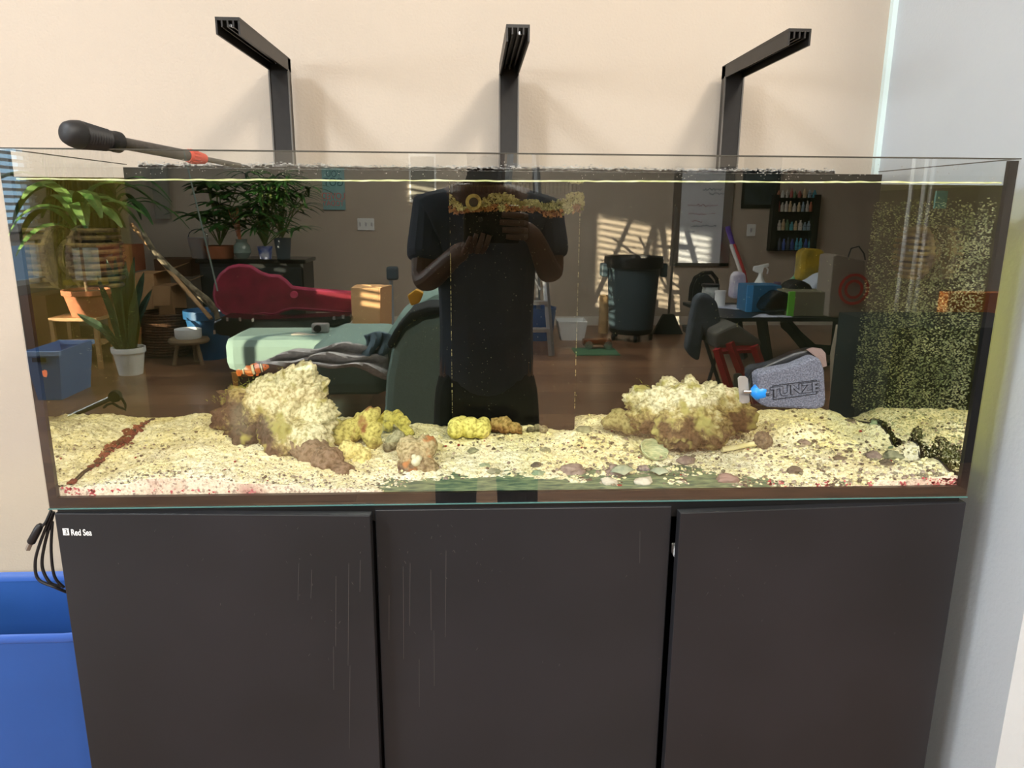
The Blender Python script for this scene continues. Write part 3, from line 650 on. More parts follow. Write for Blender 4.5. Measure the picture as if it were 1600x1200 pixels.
# green film tufts on the two big rocks
b = MB()
for (px, py, y_, n_, sp) in ((405, 604, .262, 200, 16), (430, 600, .262, 60, 10), (445, 587, .25, 50, 7), (350, 625, .25, 60, 12), (1000, 612, .25, 50, 10)):
    for i in range(n_):
        c0 = P(px+r.gauss(0, sp), py+r.gauss(0, 5), y_-.012); d_ = Vector((r.uniform(-1, 1), r.uniform(-1, .3), r.uniform(.2, 1))).normalized()*r.uniform(.004, .011)
        w_ = d_.cross(Vector((0, 1, .3))).normalized()*.0005; b.add([c0-w_, c0+w_, c0+d_], [(0, 1, 2)])
tag(obj('hair_algae', b, mat('hair_green', '#7a8c34', .8, col2='#a7ad55', scale=40)), 'green hair algae tufts on the shoulders of the live rocks', 'algae', kind='stuff')

# ---------------- clownfish
def fish(name, px, py, y, length, heading, tilt, label):
    c0 = P(px, py, y); t = empty(name, c0); tag(t, label, 'fish')
    def tr(p): return Matrix.Rotation(tilt, 4, 'Y') @ (Matrix.Rotation(heading, 4, 'Z') @ Vector(p))
    b = MB(); n = 16; L_ = length; vs = []; N_ = 26; prof_ = lambda u: (.17*math.sin(PI*min(1, (u*.93+.035)))**.75+.015)
    for j in range(N_):
        u = j/(N_-1); h = prof_(u)*L_*(1 if u < .78 else 1); w_ = h*.5
        for i in range(n):
            a = 2*PI*i/n; vs.append(c0+tr(((.5-u)*L_, w_*math.cos(a), h*math.sin(a))))
    fs = []; mi = []
    for j in range(N_-1):
        u = (j+.5)/(N_-1); k = 1 if (.22 < u < .29 or .50 < u < .59 or .86 < u < .92) else 2 if (.20 < u < .31 or .48 < u < .61 or .84 < u < .94) else 0
        for i in range(n): fs.append((j*n+i, j*n+(i+1) % n, (j+1)*n+(i+1) % n, (j+1)*n+i)); mi.append(k)
    fs += [tuple(range(n-1, -1, -1)), tuple(range((N_-1)*n, N_*n))]; mi += [0, 0]
    b.v = vs; b.f = fs; b.mi = mi
    o = obj('body', b, [mat('clown_orange', '#e2702c', .5), mat('clown_white', '#f4ecdc', .5), mat('clown_dark', '#4a2a20', .5)], t); o.data.shade_smooth()
    def fin(nm, pts, off=0):
        b = MB(); pp = [c0+tr((x*L_, off*L_, z*L_)) for x, z in pts]; b.prism(pp, tr((0, .012*L_, 0))); obj(nm, b, _m['clown_orange'], t)
    fin('tail_fin', [(-.44, .03), (-.52, .13), (-.62, .12), (-.65, 0), (-.62, -.12), (-.52, -.13), (-.44, -.03)])
    fin('dorsal_fin', [(.2, .13), (.1, .22), (-.08, .21), (-.12, .17), (-.25, .2), (-.35, .1), (-.2, .1)])
    fin('anal_fin', [(-.05, -.14), (-.12, -.23), (-.28, -.18), (-.34, -.08)])
    fin('pelvic_fin', [(.15, -.12), (.06, -.26), (-.02, -.24), (.02, -.12)])
    fin('pectoral_fin', [(.18, .02), (.04, .07), (-.02, -.03), (.06, -.08)], -.1)
    b = MB()
    for s in (-1, 1): b.lathe([(0, -.006*L_), (.022*L_, -.004*L_), (.026*L_, 0), (.022*L_, .004*L_), (0, .006*L_)], c0+tr((.38*L_, s*.06*L_, .04*L_)), 10, 'Y')
    obj('eye', b, BLKP, t)
fish('clownfish', 398, 577, .355, .056, .22, -.18, 'orange clownfish with white bands hovering by the tall pale rock')

# ---------------- wavemaker pumps on the two side panes
def pump(px, py, pane_x, sgn, y, R_, L_, label):
    c0 = Vector((pane_x, y, PX(px, py, pane_x).z)); t = empty('wavemaker_pump', c0); tag(t, label, 'pump')
    al = mat('pump_algae', '#6e6140', .9, col2='#3a2f26', scale=50, bump=.8, bscale=200)
    obj('magnet_mount', MB().lathe([(.0, 0), (R_*.55, 0), (R_*.6, sgn*.006), (R_*.45, sgn*.014), (0, sgn*.014)], c0, 28, 'X'), al, t, smooth=True)
    obj('motor_core', MB().lathe([(0, sgn*.014), (R_*.62, sgn*.014), (R_*.62, sgn*L_*.8), (R_*.4, sgn*L_), (0, sgn*L_)], c0, 28, 'X'), BLKP, t, smooth=True)
    K = 9
    for k in range(K):
        z = -R_+2*R_*(k+.5)/K; h = math.sqrt(max(0, R_*R_-z*z)); b = MB(); pts = []
        for i in range(15):
            a = -PI/2+PI*i/14; pts.append(c0+Vector((sgn*(.014+(L_-.014)*abs(math.cos(a))**.35), h*math.sin(a), z)))
        b.tube(pts, R_*.075, 6); obj('cage_rib', b, mat('rib_algae', '#6a5c34', .9, col2='#33271c', scale=50), t, smooth=True)
    obj('cage_ring', MB().lathe([(R_*.97, sgn*.013), (R_*1.05, sgn*.016), (R_*1.05, sgn*.022), (R_*.97, sgn*.024)], c0, 36, 'X'), al, t, smooth=True)
pump(118, 402, .0135, 1, .145, .050, .072, 'brown ribbed wavemaker pump covered in algae on the left glass')
pump(1440, 394, TW-.0135, -1, .185, .047, .044, 'dark ribbed wavemaker pump on the speckled right glass')

# ---------------- magnet cleaner with TUNZE lettering
t = empty('magnet_cleaner', P(1225, 640, -.004)); tag(t, 'grey foam magnet cleaner with embossed lettering on the front glass at right', 'magnet cleaner')
FOAM = mat('grey_foam', '#555966', .95, col2='#777d8c', scale=420, bump=.9, bscale=500)
pts = [(1183, 586), (1192, 581), (1240, 572), (1268, 560), (1276, 558), (1283, 562), (1289, 580), (1291, 625), (1289, 636), (1276, 640), (1200, 637), (1188, 632), (1186, 620)]
b = MB(); b.prism([P(x, y_, -.030) for x, y_ in pts], (0, .028, 0)); obj('foam_grip', b, FOAM, t, bevel=.006)
c0 = P(1242, 609, -.0305); rot = FRONT @ Matrix.Rotation(math.radians(7.5), 3, 'Z')
LT = mat('letter_grey', '#4c505c', .8, col2='#626774', scale=300); LD = mat('letter_dark', '#1c1e25', .8)
text('lettering', 'TUNZE', LT, .0205, c0+Vector((0, -.0004, 0)), rot, t, .0009, 1.16, bold=.0005)
text('letter_outline', 'TUNZE', LD, .0205, c0, rot, t, .0003, 1.16, bold=.0013)
b = MB(); R_ = rot.to_4x4(); hw, hh = .035, .0115
for x0, x1, y0, y1 in ((-hw, hw, hh-.0008, hh), (-hw, hw, -hh, -hh+.0008), (-hw, -hw+.0008, -hh, hh), (hw-.0008, hw, -hh, hh)):
    b.box((x0, y0, -.0004), (x1, y1, .0006), T=Matrix.Translation(c0) @ R_)
obj('letter_frame', b, LD, t)
pts = [(1168, 592), (1176, 580), (1240, 552), (1268, 545), (1282, 549), (1284, 560), (1284, 622), (1190, 634), (1180, 634), (1176, 610)]
b = MB(); b.prism([P(x, y_, .0128) for x, y_ in pts], (0, .02, 0)); obj('inner_magnet', b, BLKP, t, bevel=.003)
obj('clip_arm', MB().tube([P(1176, 590, .012), P(1176, 610, .008), P(1180, 630, .012)], .0045, 10), BLKP, t, smooth=True)
BLUE = mat('blue_ball', '#1f86dc', .35)
v = P(1183, 612, -.019); obj('blue_joint', MB().lathe([(0, -.011), (.006, -.009), (.0115, -.003), (.0135, .004), (.0125, .010), (0, .011)], v, 26, 'X', T=Matrix.Rotation(.0, 4, 'Y'), sy=1.05), BLUE, t, smooth=True)
obj('joint_pin', MB().lathe([(0, 0), (.003, 0), (.003, -.018), (0, -.018)], v+Vector((-.004, 0, 0)), 12, 'X'), STEEL, t, smooth=True)
obj('joint_cap', MB().lathe([(0, -.003), (.005, -.002), (.006, .003), (0, .007)], v+Vector((.011, -.008, 0)), 18, 'X'), mat('cap_dark', '#3c424c', .3), t, smooth=True)
b = MB(); b.prism([P(x, y_, -.012) for x, y_ in ((1153, 591), (1156, 588), (1165, 588), (1169, 592), (1172, 626), (1170, 630), (1160, 631), (1156, 628))], (0, .0025, 0))
obj('scraper_plate', b, mat('smoky_plate', '#8e8b86', .3), t, bevel=.0008)
b = MB(); b.prism([P(x, y_, .011) for x, y_ in ((1260, 546), (1270, 543), (1284, 545), (1290, 552), (1292, 572), (1286, 574), (1278, 560))], (0, .002, 0)); obj('blade_corner', b, mat('plate_pink', '#8f7c78', .3), t)

# ---------------- water testing / scraper tool resting in the tank corner
t = empty('algae_scraper', P(130, 230, .02)); tag(t, 'long black scraper with ribbed handle and red collar over the tank rim', 'scraper')
y0, y1 = -.06, .30
SA, SB = P(99, 206, y0), P(375, 259, y1)
def ln(px, py):
    lo, hi = 0., 1.
    for _ in range(40):
        m_ = (lo+hi)/2; v_ = np.array(SA+(SB-SA)*m_)-CAM; q_ = 800+FOC*(v_@R3)/(v_@F2)
        if q_ < px: lo = m_
        else: hi = m_
    return SA+(SB-SA)*lo
a = ln(99, 205); d_ = (ln(300, 246)-ln(150, 214)); dn = d_.normalized(); Tz = dn.to_track_quat('Z', 'Y').to_matrix().to_4x4()
hl = (ln(185, 218)-a).length
g_ = hl/.115; pr_ = [(0, 0), (.010, .0015*g_), (.0148, .007*g_), (.0175, .016*g_), (.0188, .026*g_)]
for k in range(10): z = (.030+k*.0062)*g_; pr_ += [(.0192-.0004*k, z), (.0170-.0004*k, z+.0031*g_)]
pr_ += [(.0145, .096*g_), (.0128, hl-.012), (.0150, hl-.008), (.0150, hl), (0, hl+.001)]
c0 = a; obj('handle', MB().lathe(pr_, c0, 28, 'Z', T=Tz), mat('rubber_black', '#1d1e20', .55), t, smooth=True, sharp=60)
s0 = a+dn*(hl-.004); s1 = ln(296, 245); s2 = ln(318, 249); s3 = ln(375, 259)
obj('shaft', MB().tube([s0, s1], .0088, 18), mat('shaft_grey', '#4a4744', .5, var=.2, scale=80), t, smooth=True)
rd = mat('collar_red', '#d8503c', .45); b = MB().tube([s1-dn*.006, s1, s1+dn*.016, s2+dn*.001], [.0098, .0108, .0108, .0085], 20)
obj('collar', b, rd, t, smooth=True)
for k in range(14):
    an = 2*PI*k/14; u_ = dn.cross(Vector((0, 0, 1))).normalized(); w_ = dn.cross(u_); o_ = (u_*math.cos(an)+w_*math.sin(an))*.0108
    obj('grip_ridge', MB().tube([s1+o_, s1+o_+dn*.014], .0011, 6), rd, t)
obj('inner_rod', MB().tube([s2, s3], .0045, 12), mat('rod_grey', '#57544f', .5), t, smooth=True)

# ================================================================ CABINET
cab = tag(empty('aquarium_cabinet', (TW/2, .22, 0)), 'dark brown three-door cabinet carrying the aquarium', 'cabinet')
CABM = mat('cabinet_dark', '#27272b', .38, col2='#202124', scale=2.5, spec=.35)
CABI = mat('cabinet_inside', '#0b0b0c', .5)
b = MB(); b.box((.012, .02, .05), (.03, .42, .866)); b.box((TW-.03, .02, .05), (TW-.012, .42, .866)); b.box((.012, .40, .05), (TW-.012, .42, .866)); b.box((.012, .02, .05), (TW-.012, .42, .07))
for x in (.5, 1.0): b.box((x-.003, .03, .07), (x+.006, .4, .86))
b.box((.012, .004, .846), (TW-.012, .42, TZ0-.0005))
obj('carcass', b, CABI, cab)
obj('plinth', MB().box((.03, .05, 0), (TW-.03, .40, .05)), CABI, cab)
def door(x0, x1, zt, hinge, ang, zt2=None):
    b = MB(); hx = x0 if hinge == 'L' else x1
    T = Matrix.Translation((hx, 0, 0)) @ Matrix.Rotation(ang, 4, 'Z') @ Matrix.Translation((-hx, 0, 0))
    if hinge == 'L': b.box((x0, 0, .06), (x1, .018, zt), T=T)
    else: b.box((x0, 0, .06), (x1, .018, zt), T=T)
    return obj('door', b, CABM, cab, bevel=.0016)
WD = P(577, 808, 0).x
zl = P(84, 802, 0).z; zm = P(800, 794, 0).z; zr = P(1512, 785, 0).z
dl = door(.0085, .508, zl, 'L', -.052); dm = door(.511, .997, zm, 'L', -.003); dr = door(1.003, 1.4995, zr, 'R', .056)
# drips, smears and scratches on the doors
r = random.Random(31); b = MB()
def drip(px, p0, p1, w_=.0007, dx=0):
    y_ = -.0009 if 583 < px < 1050 else None
    def pt(px_, py_):
        v = P(px_, py_, 0)
        if px_ < 580: k = math.tan(.052)
        elif px_ > 1060: k = math.tan(.056)
        else: k = math.tan(.003)
        for _ in range(4):
            yy = -(v.x-.0085)*k if px_ < 580 else (-(1.4995-v.x)*k if px_ > 1060 else -(v.x-.511)*k)
            v = P(px_, py_, yy-.0006)
        return v
    n_ = 6; pts = [pt(px+dx*i/n_, p0+(p1-p0)*i/n_) for i in range(n_+1)]
    for i in range(n_): a_, b_ = pts[i], pts[i+1]; b.add([a_-XV*w_/2, a_+XV*w_/2, b_+XV*w_/2, b_-XV*w_/2], [(0, 1, 2, 3)])
for px, p0, p1 in ((467, 880, 938), (487, 890, 935), (525, 900, 1010), (521, 1010, 1078), (545, 880, 1040), (547, 1040, 1170), (563, 875, 925), (630, 885, 1030), (641, 880, 978), (673, 890, 985), (678, 985, 1072), (697, 860, 996), (655, 1030, 1105), (608, 930, 1000), (1000, 830, 880)): drip(px, p0, p1, .0005, r.uniform(-1.5, 1.5))
for i in range(110):
    k = r.random(); px, py = (r.gauss(680, 60), r.gauss(850, 40)) if k < .35 else (r.gauss(480, 60), r.gauss(900, 70)) if k < .55 else (r.gauss(1130, 35), r.gauss(900, 50)) if k < .75 else (r.gauss(320, 40), r.gauss(830, 25)) if k < .85 else (r.uniform(120, 1440), r.uniform(820, 1180))
    if px > 1440 or px < 110 or 572 < px < 590 or 1040 < px < 1076 or py < 815: continue
    drip(px, py, py+r.uniform(1, 4), .0009*r.uniform(.4, 1), r.uniform(-3, 3))
o = obj('drip_marks', b, mat('dried_salt', '#524d4c', .7), cab); o['kind'] = 'stuff'
# badge
lt = P(118, 832, -.008); LW = mat('print_white', '#f2f2f2', .5)
def dpt(px, py):
    v = P(px, py, 0)
    for _ in range(4): v = P(px, py, -(v.x-.0085)*math.tan(.052)-.0007)
    return v
rotd = Matrix.Rotation(-.052, 3, 'Z') @ FRONT
text('badge_lettering', 'Red Sea', LW, .0150, dpt(127, 832.5), rotd, dl, .0002, .68, bold=.0002)
q = dpt(103, 831); b = MB().box((-.0048, -.0058, -.0002), (.0048, .0058, .0002), T=Matrix.Translation(q) @ rotd.to_4x4()); obj('badge_square', b, LW, dl)
T = Matrix.Translation(q) @ rotd.to_4x4()
sw = [T @ Vector(p) for p in ((-.002, .0035, .0003), (.001, .0042, .0003), (.0022, .002, .0003), (.0004, 0, .0003), (.0022, -.0018, .0003), (.001, -.004, .0003), (-.0018, -.0032, .0003), (-.0012, -.0015, .0003))]
obj('badge_seahorse', MB().tube(sw, [.0004, .0009, .0008, .0010, .0009, .0007, .0006, .0003], 6), BLKP, dl)
# white hinge latch in the gap
b = MB(); v = P(1056, 862, .004); b.box((v.x-.0035, .002, v.z-.009), (v.x+.0035, .02, v.z+.009)); obj('door_catch', b, WHT, cab, bevel=.001)

# ================================================================ LIGHT ARMS
def arm(px, py, pyt, label):
    e_ = P(px, py, .5); x = e_.x; z = e_.z; w_ = .0385; L_ = .315
    t = empty('light_mount_arm', (x, .5, TZ1-.1)); tag(t, label, 'mounting arm', 'light mounting arms behind the aquarium')
    obj('post', MB().box((x-w_/2, .488, .95), (x+w_/2, .512, z+.012)), BLK, t, bevel=.002)
    b = MB()
    for s in (-1, 1): b.box((x+s*w_/2-.0015, .4855, 1.0), (x+s*w_/2+.0015, .4885, z-.012))
    obj('edge_strip', b, mat('edge_grey', '#6d6a66', .35, metal=.5), t)
    b = MB(); b.box((x-w_/2, .49-L_, z+.007), (x+w_/2, .512, z+.012))
    for s in (-1, 1): b.box((x+s*(w_/2-.0015)-.0015, .49-L_, z-.014), (x+s*(w_/2-.0015)+.0015, .512, z+.0075))
    obj('arm_channel', b, BLK, t)
    for dx in (-.009, 0, .009): obj('rail', MB().box((x+dx-.0013, .49-L_, z-.003), (x+dx+.0013, .48, z+.007)), BLK, t)
    obj('end_screw', MB().lathe([(0, 0), (.0035, 0), (.0035, .004), (0, .004)], (x+.003, .49-L_+.012, z-.001), 10, 'Z'), STEEL, t)
    obj('elbow_bolt', MB().lathe([(0, 0), (.003, 0), (.003, .006), (0, .006)], (x, .47, z-.006), 10, 'Z'), STEEL, t)
    obj('mount_bracket', MB().box((x-w_/2, TD+.012, 1.30), (x+w_/2, .489, 1.36)), BLK, t, bevel=.002)
arm(437, 100, 42, 'black L-shaped light mounting arm behind the tank, nearest the ribbed scraper')
arm(795, 108, 48, 'black L-shaped light mounting arm behind the tank centre, above the overflow')
arm(1145, 112, 56, 'black L-shaped light mounting arm behind the tank, nearest the white wall')

# ================================================================ BIN AND CABLES
BB = mat('bin_blue', '#28539c', .42, var=.05, scale=4)
z = P(30, 893, .53).z; yb = .53; yf = FL(20, 992, z).y; x1 = -.022; x0 = x1-.62; cxm, cym = (x0+x1)/2, (yb+yf)/2; hx, hy = (x1-x0)/2, (yb-yf)/2
def rrect(hx_, hy_, r_, n=8):
    out = []
    for cx_, cy_, a0 in ((hx_-r_, hy_-r_, 0), (-hx_+r_, hy_-r_, PI/2), (-hx_+r_, -hy_+r_, PI), (hx_-r_, -hy_+r_, 1.5*PI)):
        for i in range(n+1): a = a0+PI/2*i/n; out.append((cx_+r_*math.cos(a), cy_+r_*math.sin(a)))
    return out
def loft(b, secs):
    n_ = len(secs[0]); k0 = len(b.v)
    for s in secs: b.v += s
    for j in range(len(secs)-1):
        for i in range(n_): b.f.append((k0+j*n_+i, k0+j*n_+(i+1) % n_, k0+(j+1)*n_+(i+1) % n_, k0+(j+1)*n_+i)); b.mi.append(0)
    return b
def sec(sc, zz, grow=0): return [(cxm+x_*sc+(grow if x_ > 0 else -grow), cym+y_*sc+(grow if y_ > 0 else -grow), zz) for x_, y_ in rrect(hx, hy, .14)]
t = empty('recycling_bin', (cxm, cym, 0)); tag(t, 'blue plastic recycling bin standing on the floor left of the cabinet', 'bin')
b = MB(); loft(b, [sec(.78, .003), sec(.80, .0), sec(.975, z-.02), sec(.96, z-.02), sec(.79, .012)])
b.f.append(tuple(range(len(rrect(hx, hy, .14))-1, -1, -1))); b.mi.append(0); n_ = len(rrect(hx, hy, .14)); b.f.append(tuple(range(4*n_, 5*n_))); b.mi.append(0)
obj('bin_body', b, BB, t, smooth=True)
b = MB(); loft(b, [sec(.975, z-.022), sec(1.0, z-.018), sec(1.0, z-.003), sec(.985, z), sec(.955, z-.004), sec(.95, z-.022)])
obj('bin_rim', b, mat('bin_rim_blue', '#3a63b8', .35), t, smooth=True, sharp=50)
CB = mat('cable_black', '#17171a', .45)
t = empty('usb_cable', (-.02, .06, .6)); tag(t, 'looped black cable with a metal plug hanging beside the cabinet', 'cable')
def cv(pts, r_, nm='cable'):
    q = [P(*p) for p in pts]; out = []
    for i in range(len(q)-1):
        p0, p1, p2, p3 = q[max(i-1, 0)], q[i], q[i+1], q[min(i+2, len(q)-1)]
        for k in range(6):
            s = k/6; out.append(.5*((2*p1)+(p2-p0)*s+(2*p0-5*p1+4*p2-p3)*s*s+(3*p1-p0-3*p2+p3)*s**3))
    out.append(q[-1]); obj(nm, MB().tube(out, r_, 8), CB, t, smooth=True)
cv([(80, 797, .05), (72, 815, .045), (66, 822, .045)], .0024)
cv([(82, 800, .05), (62, 850, .05), (55, 880, .05), (60, 905, .05), (85, 917, .05), (104, 925, .06)], .0026)
cv([(84, 800, .055), (70, 850, .055), (66, 885, .055), (78, 910, .055), (96, 916, .06)], .0026)
cv([(82, 815, .055), (80, 860, .055), (85, 900, .055), (100, 918, .06)], .0024)
p0, p1, p2 = P(62, 822, .045), P(48, 848, .045), P(43, 859, .045); d_ = (p1-p0).normalized()
obj('plug_body', MB().tube([p0-d_*.004, p0, p0+d_*.006, p1-d_*.002, p1], [.003, .0055, .0065, .0068, .0055], 12), CB, t, smooth=True)
obj('plug_tip', MB().tube([p1, p2], .0042, 4), STEEL, t)
#__ROOM__
# ================================================================ THE ROOM BEHIND THE CAMERA (mirrored by the front glass)
def D3(px, py, d): return V(px, py, d)
def vbox(b, px0, py0, px1, py1, d, th, mi=0):
    a, c_ = V(px0, py0, d), V(px1, py1, d); return b.box((a.x, -d, c_.z), (c_.x, -d-th, a.z), mi)
def vpoly(b, pts, d, th): return b.prism([V(x, y_, d) for x, y_ in pts], (0, -th, 0))
def shade(name, c, **k): return mat(name, c, k.pop('rough', .7), **k)
FW = 7.545
# --- person holding the phone
SKIN = mat('skin_brown', '#5a3a2a', .5, var=.08, scale=20); TEE = mat('tee_navy', '#363f50', .9, var=.12, scale=6); PANT = mat('trousers_black', '#101114', .9)
def skin_mesh(name, joints, edges, m, parent, sub=2, root=0):
    org = parent.location; me = bpy.data.meshes.new(name); me.from_pydata([tuple(Vector(j[0])-org) for j in joints], edges, []); me.materials.append(m)
    o = bpy.data.objects.new(name, me); C.objects.link(o); o.parent = parent
    o.modifiers.new('k', 'SKIN')
    for i, j in enumerate(joints):
        sv = me.skin_vertices[0].data[i]; r_ = j[1]; sv.radius = r_ if isinstance(r_, tuple) else (r_, r_); sv.use_root = (i == root)
    s_ = o.modifiers.new('s', 'SUBSURF'); s_.levels = sub; s_.render_levels = sub
    for p_ in me.polygons: p_.use_smooth = True
    return o
PD = 1.44
def V2(px, py, d=PD): return V(px, py, d)
per = empty('person', (V2(760, 400).x, -PD, 0)); tag(per, 'person in a dark blue t-shirt and black trousers photographing the tank with a phone', 'person')
bx = V2(760, 400).x
shL, shR = V2(672, 330), V2(852, 335); elL, elR = V2(662, 447, 1.36), V2(862, 436, 1.38); wrL, wrR = V2(712, 398, 1.20), V2(836, 372, 1.22)
hdL, hdR = V2(730, 388, 1.165), V2(820, 358, 1.175)
neck = Vector((bx, -PD-.01, shL.z+.09)); head = neck+Vector((0, .01, .13))
J = [(Vector((bx, -PD, .80)), (.16, .11)), (Vector((bx, -PD, 1.0)), (.155, .11)), (Vector((bx, -PD, 1.22)), (.18, .115)), (Vector((bx, -PD, 1.36)), (.14, .10)),
     (neck, .06), (head-Vector((0, 0, .04)), (.065, .075)), (head+Vector((0, 0, .04)), (.078, .095)), (head+Vector((0, 0, .12)), (.055, .07)),
     (shL, .066), (elL, .047), (wrL, .031), (hdL, (.038, .022)), (shR, .066), (elR, .047), (wrR, .031), (hdR, (.038, .022)),
     (Vector((bx-.1, -PD, .68)), .085), (Vector((bx-.11, -PD+.02, .45)), .06), (Vector((bx-.12, -PD, .09)), .045), (Vector((bx-.13, -PD+.14, .045)), .04),
     (Vector((bx+.1, -PD, .68)), .085), (Vector((bx+.11, -PD+.02, .45)), .06), (Vector((bx+.12, -PD, .09)), .045), (Vector((bx+.13, -PD+.14, .045)), .04)]
Eg = [(0, 1), (1, 2), (2, 3), (3, 4), (4, 5), (5, 6), (6, 7), (3, 8), (8, 9), (9, 10), (10, 11), (3, 12), (12, 13), (13, 14), (14, 15), (0, 16), (16, 17), (17, 18), (18, 19), (0, 20), (20, 21), (21, 22), (22, 23)]
skin_mesh('body', J, Eg, SKIN, per)
mid = lambda a, b_, t: a+(b_-a)*t
J = [(Vector((bx, -PD, .66)), (.185, .145)), (Vector((bx, -PD, 1.0)), (.175, .14)), (Vector((bx, -PD, 1.22)), (.19, .14)), (Vector((bx, -PD, 1.37)), (.16, .12)), (Vector((bx, -PD-.01, 1.43)), (.085, .085)),
     (shL, .080), (mid(shL, elL, .5), .074), (mid(shL, elL, .72), .075), (shR, .080), (mid(shR, elR, .5), .074), (mid(shR, elR, .72), .075)]
skin_mesh('t_shirt', J, [(0, 1), (1, 2), (2, 3), (3, 4), (3, 5), (5, 6), (6, 7), (3, 8), (8, 9), (9, 10)], TEE, per)
J = [(Vector((bx, -PD, .88)), (.168, .128)), (Vector((bx, -PD, .74)), (.172, .128)), (Vector((bx-.1, -PD, .62)), .105), (Vector((bx-.11, -PD+.02, .42)), .085), (Vector((bx-.12, -PD, .08)), .075), (Vector((bx+.1, -PD, .62)), .105), (Vector((bx+.11, -PD+.02, .42)), .085), (Vector((bx+.12, -PD, .08)), .075)]
skin_mesh('trousers', J, [(0, 1), (1, 2), (2, 3), (3, 4), (1, 5), (5, 6), (6, 7)], PANT, per)
for s_ in (-1, 1):
    obj('shoe', MB().lathe([(0, 0), (.045, 0), (.05, .02), (.045, .06), (.02, .085), (0, .09)], (bx+s_*.13, -PD+.09, 0), 20, 'Z', sy=2.6), BLKP, per, smooth=True)
b = MB()
for k in range(14):
    a_ = k/14*PI/2
D_, fs_ = icosph(3); b.v = [tuple(head+Vector((0, -.012, .075))+Vector((d_[0]*.088, d_[1]*.105, max(-.02, d_[2])*.085))*(1+.05*noise.noise(Vector(d_)*9))) for d_ in D_]; b.f = fs_; b.mi = [0]*len(fs_)
obj('hair', b, mat('hair_black', '#0d0b0a', .8), per)
b = MB()
for s_ in (-1, 1): b.lathe([(0, 0), (.011, .003), (.012, .009), (0, .012)], head+Vector((s_*.031, .083, .03)), 12, 'Y')
obj('eye', b, mat('eye_white', '#e8e2da', .3), per)
obj('nose', MB().tube([head+Vector((0, .088, .028)), head+Vector((0, .106, -.006)), head+Vector((0, .092, -.014))], [.008, .015, .012], 10), SKIN, per, smooth=True)
obj('mouth', MB().tube([head+Vector((-.026, .083, -.044)), head+Vector((0, .092, -.041)), head+Vector((.026, .083, -.044))], [.004, .008, .004], 8), mat('lips', '#6e3f36', .5), per, smooth=True)
for s_ in (-1, 1): obj('ear', MB().lathe([(0, -.006), (.016, -.004), (.018, .003), (0, .006)], head+Vector((s_*.082, 0, .01)), 12, 'X', sy=1.6), SKIN, per, smooth=True)
py_ = -CD-.013   # phone front plane just behind the lens
ph = empty('phone', (CX+.05, py_, CZ-.055)); tag(ph, 'black phone held up in both hands of the person', 'phone')
obj('phone_body', MB().box((CX-.032, py_-.009, CZ-.100), (CX+.135, py_, CZ+.012)), BLKG, ph, bevel=.004)
b = MB(); b.lathe([(0, 0), (.008, 0), (.008, .002), (0, .002)], (CX+.02, py_, CZ-.006), 16, 'Y'); b.lathe([(0, 0), (.008, 0), (.008, .002), (0, .002)], (CX+.02, py_, CZ-.03), 16, 'Y')
obj('camera_lens', b, BLKP, ph)
def fing(pts, r0=.0095): b = MB(); b.tube(pts, [r0*1.1, r0*1.05, r0*1.05, r0, r0*.85][:len(pts)], 10); obj('finger', b, SKIN, per, smooth=True)
cz = CZ
for k, (z_, ln_) in enumerate(((-.018, .052), (-.040, .058), (-.062, .05), (-.082, .038))):
    fing([hdR+Vector((.0, 0, -.01-k*.004)), Vector((CX+.155, py_-.02, cz+z_)), Vector((CX+.145, py_+.006, cz+z_)), Vector((CX+.135-ln_*.5, py_+.009, cz+z_+.001)), Vector((CX+.135-ln_, py_+.007, cz+z_+.002))])
fing([hdR, Vector((CX+.14, py_-.028, cz-.02)), Vector((CX+.11, py_-.022, cz-.035)), Vector((CX+.085, py_-.018, cz-.04))], .0115)
for k, (x_, ln_) in enumerate(((-.03, .02), (-.012, .028), (.008, .03), (.026, .024))):
    fing([hdL+Vector((.006*k, 0, 0)), Vector((CX+x_, py_-.012, cz-.125)), Vector((CX+x_+.006, py_+.008, cz-.112)), Vector((CX+x_+.014, py_+.010, cz-.105+ln_*.4)), Vector((CX+x_+.02, py_+.008, cz-.1+ln_))], .0085)
fing([hdL, Vector((CX-.03, py_-.022, cz-.11)), Vector((CX-.015, py_-.018, cz-.09)), Vector((CX+.0, py_-.015, cz-.075))], .011)

# --- far wall fittings
def wallbox(name, px0, py0, px1, py1, m, label, cat, th=.02, parent=None, d=FW):
    b = MB(); vbox(b, px0, py0, px1, py1, d-th, th-.0); o = obj(name, b, m, parent, bevel=.004)
    return tag(o, label, cat) if label else o
t = empty('wall_poster', V(521, 329, FW)); tag(t, 'teal poster with coral lettering on the far wall', 'poster')
wallbox('poster_board', 502, 262, 540, 328, mat('poster_teal', '#7fb0b2', .8, col2='#93bfc0', scale=3), None, None, .02, t)
PK = mat('coral_print', '#e2746c', .8); PKD = mat('slate_print', '#3f6a74', .8)
for s_, pyy, m_, sz in (('GOT', 285, PKD, .13), ('YOU', 272, PKD, .10), ('LOVED', 307, PK, .105), ('TODAY', 318, PK, .085)):
    text('poster_text', s_, m_, sz, V(521, pyy, FW-.021), ROOMF, t, .001, .8)
t = empty('whiteboard', V(1096, 415, FW)); tag(t, 'tall whiteboard with faint handwritten notes hanging on the far wall', 'whiteboard')
wallbox('board', 1056, 262, 1138, 414, mat('board_white', '#d9dde6', .25), None, None, .012, t)
b = MB()
for r4 in ((1055, 260, 1058, 416), (1135, 260, 1138, 416), (1055, 411, 1138, 416), (1055, 260, 1138, 263)): vbox(b, r4[0], r4[1], r4[2], r4[3], FW-.022, .02)
obj('board_frame', b, STEEL, t)
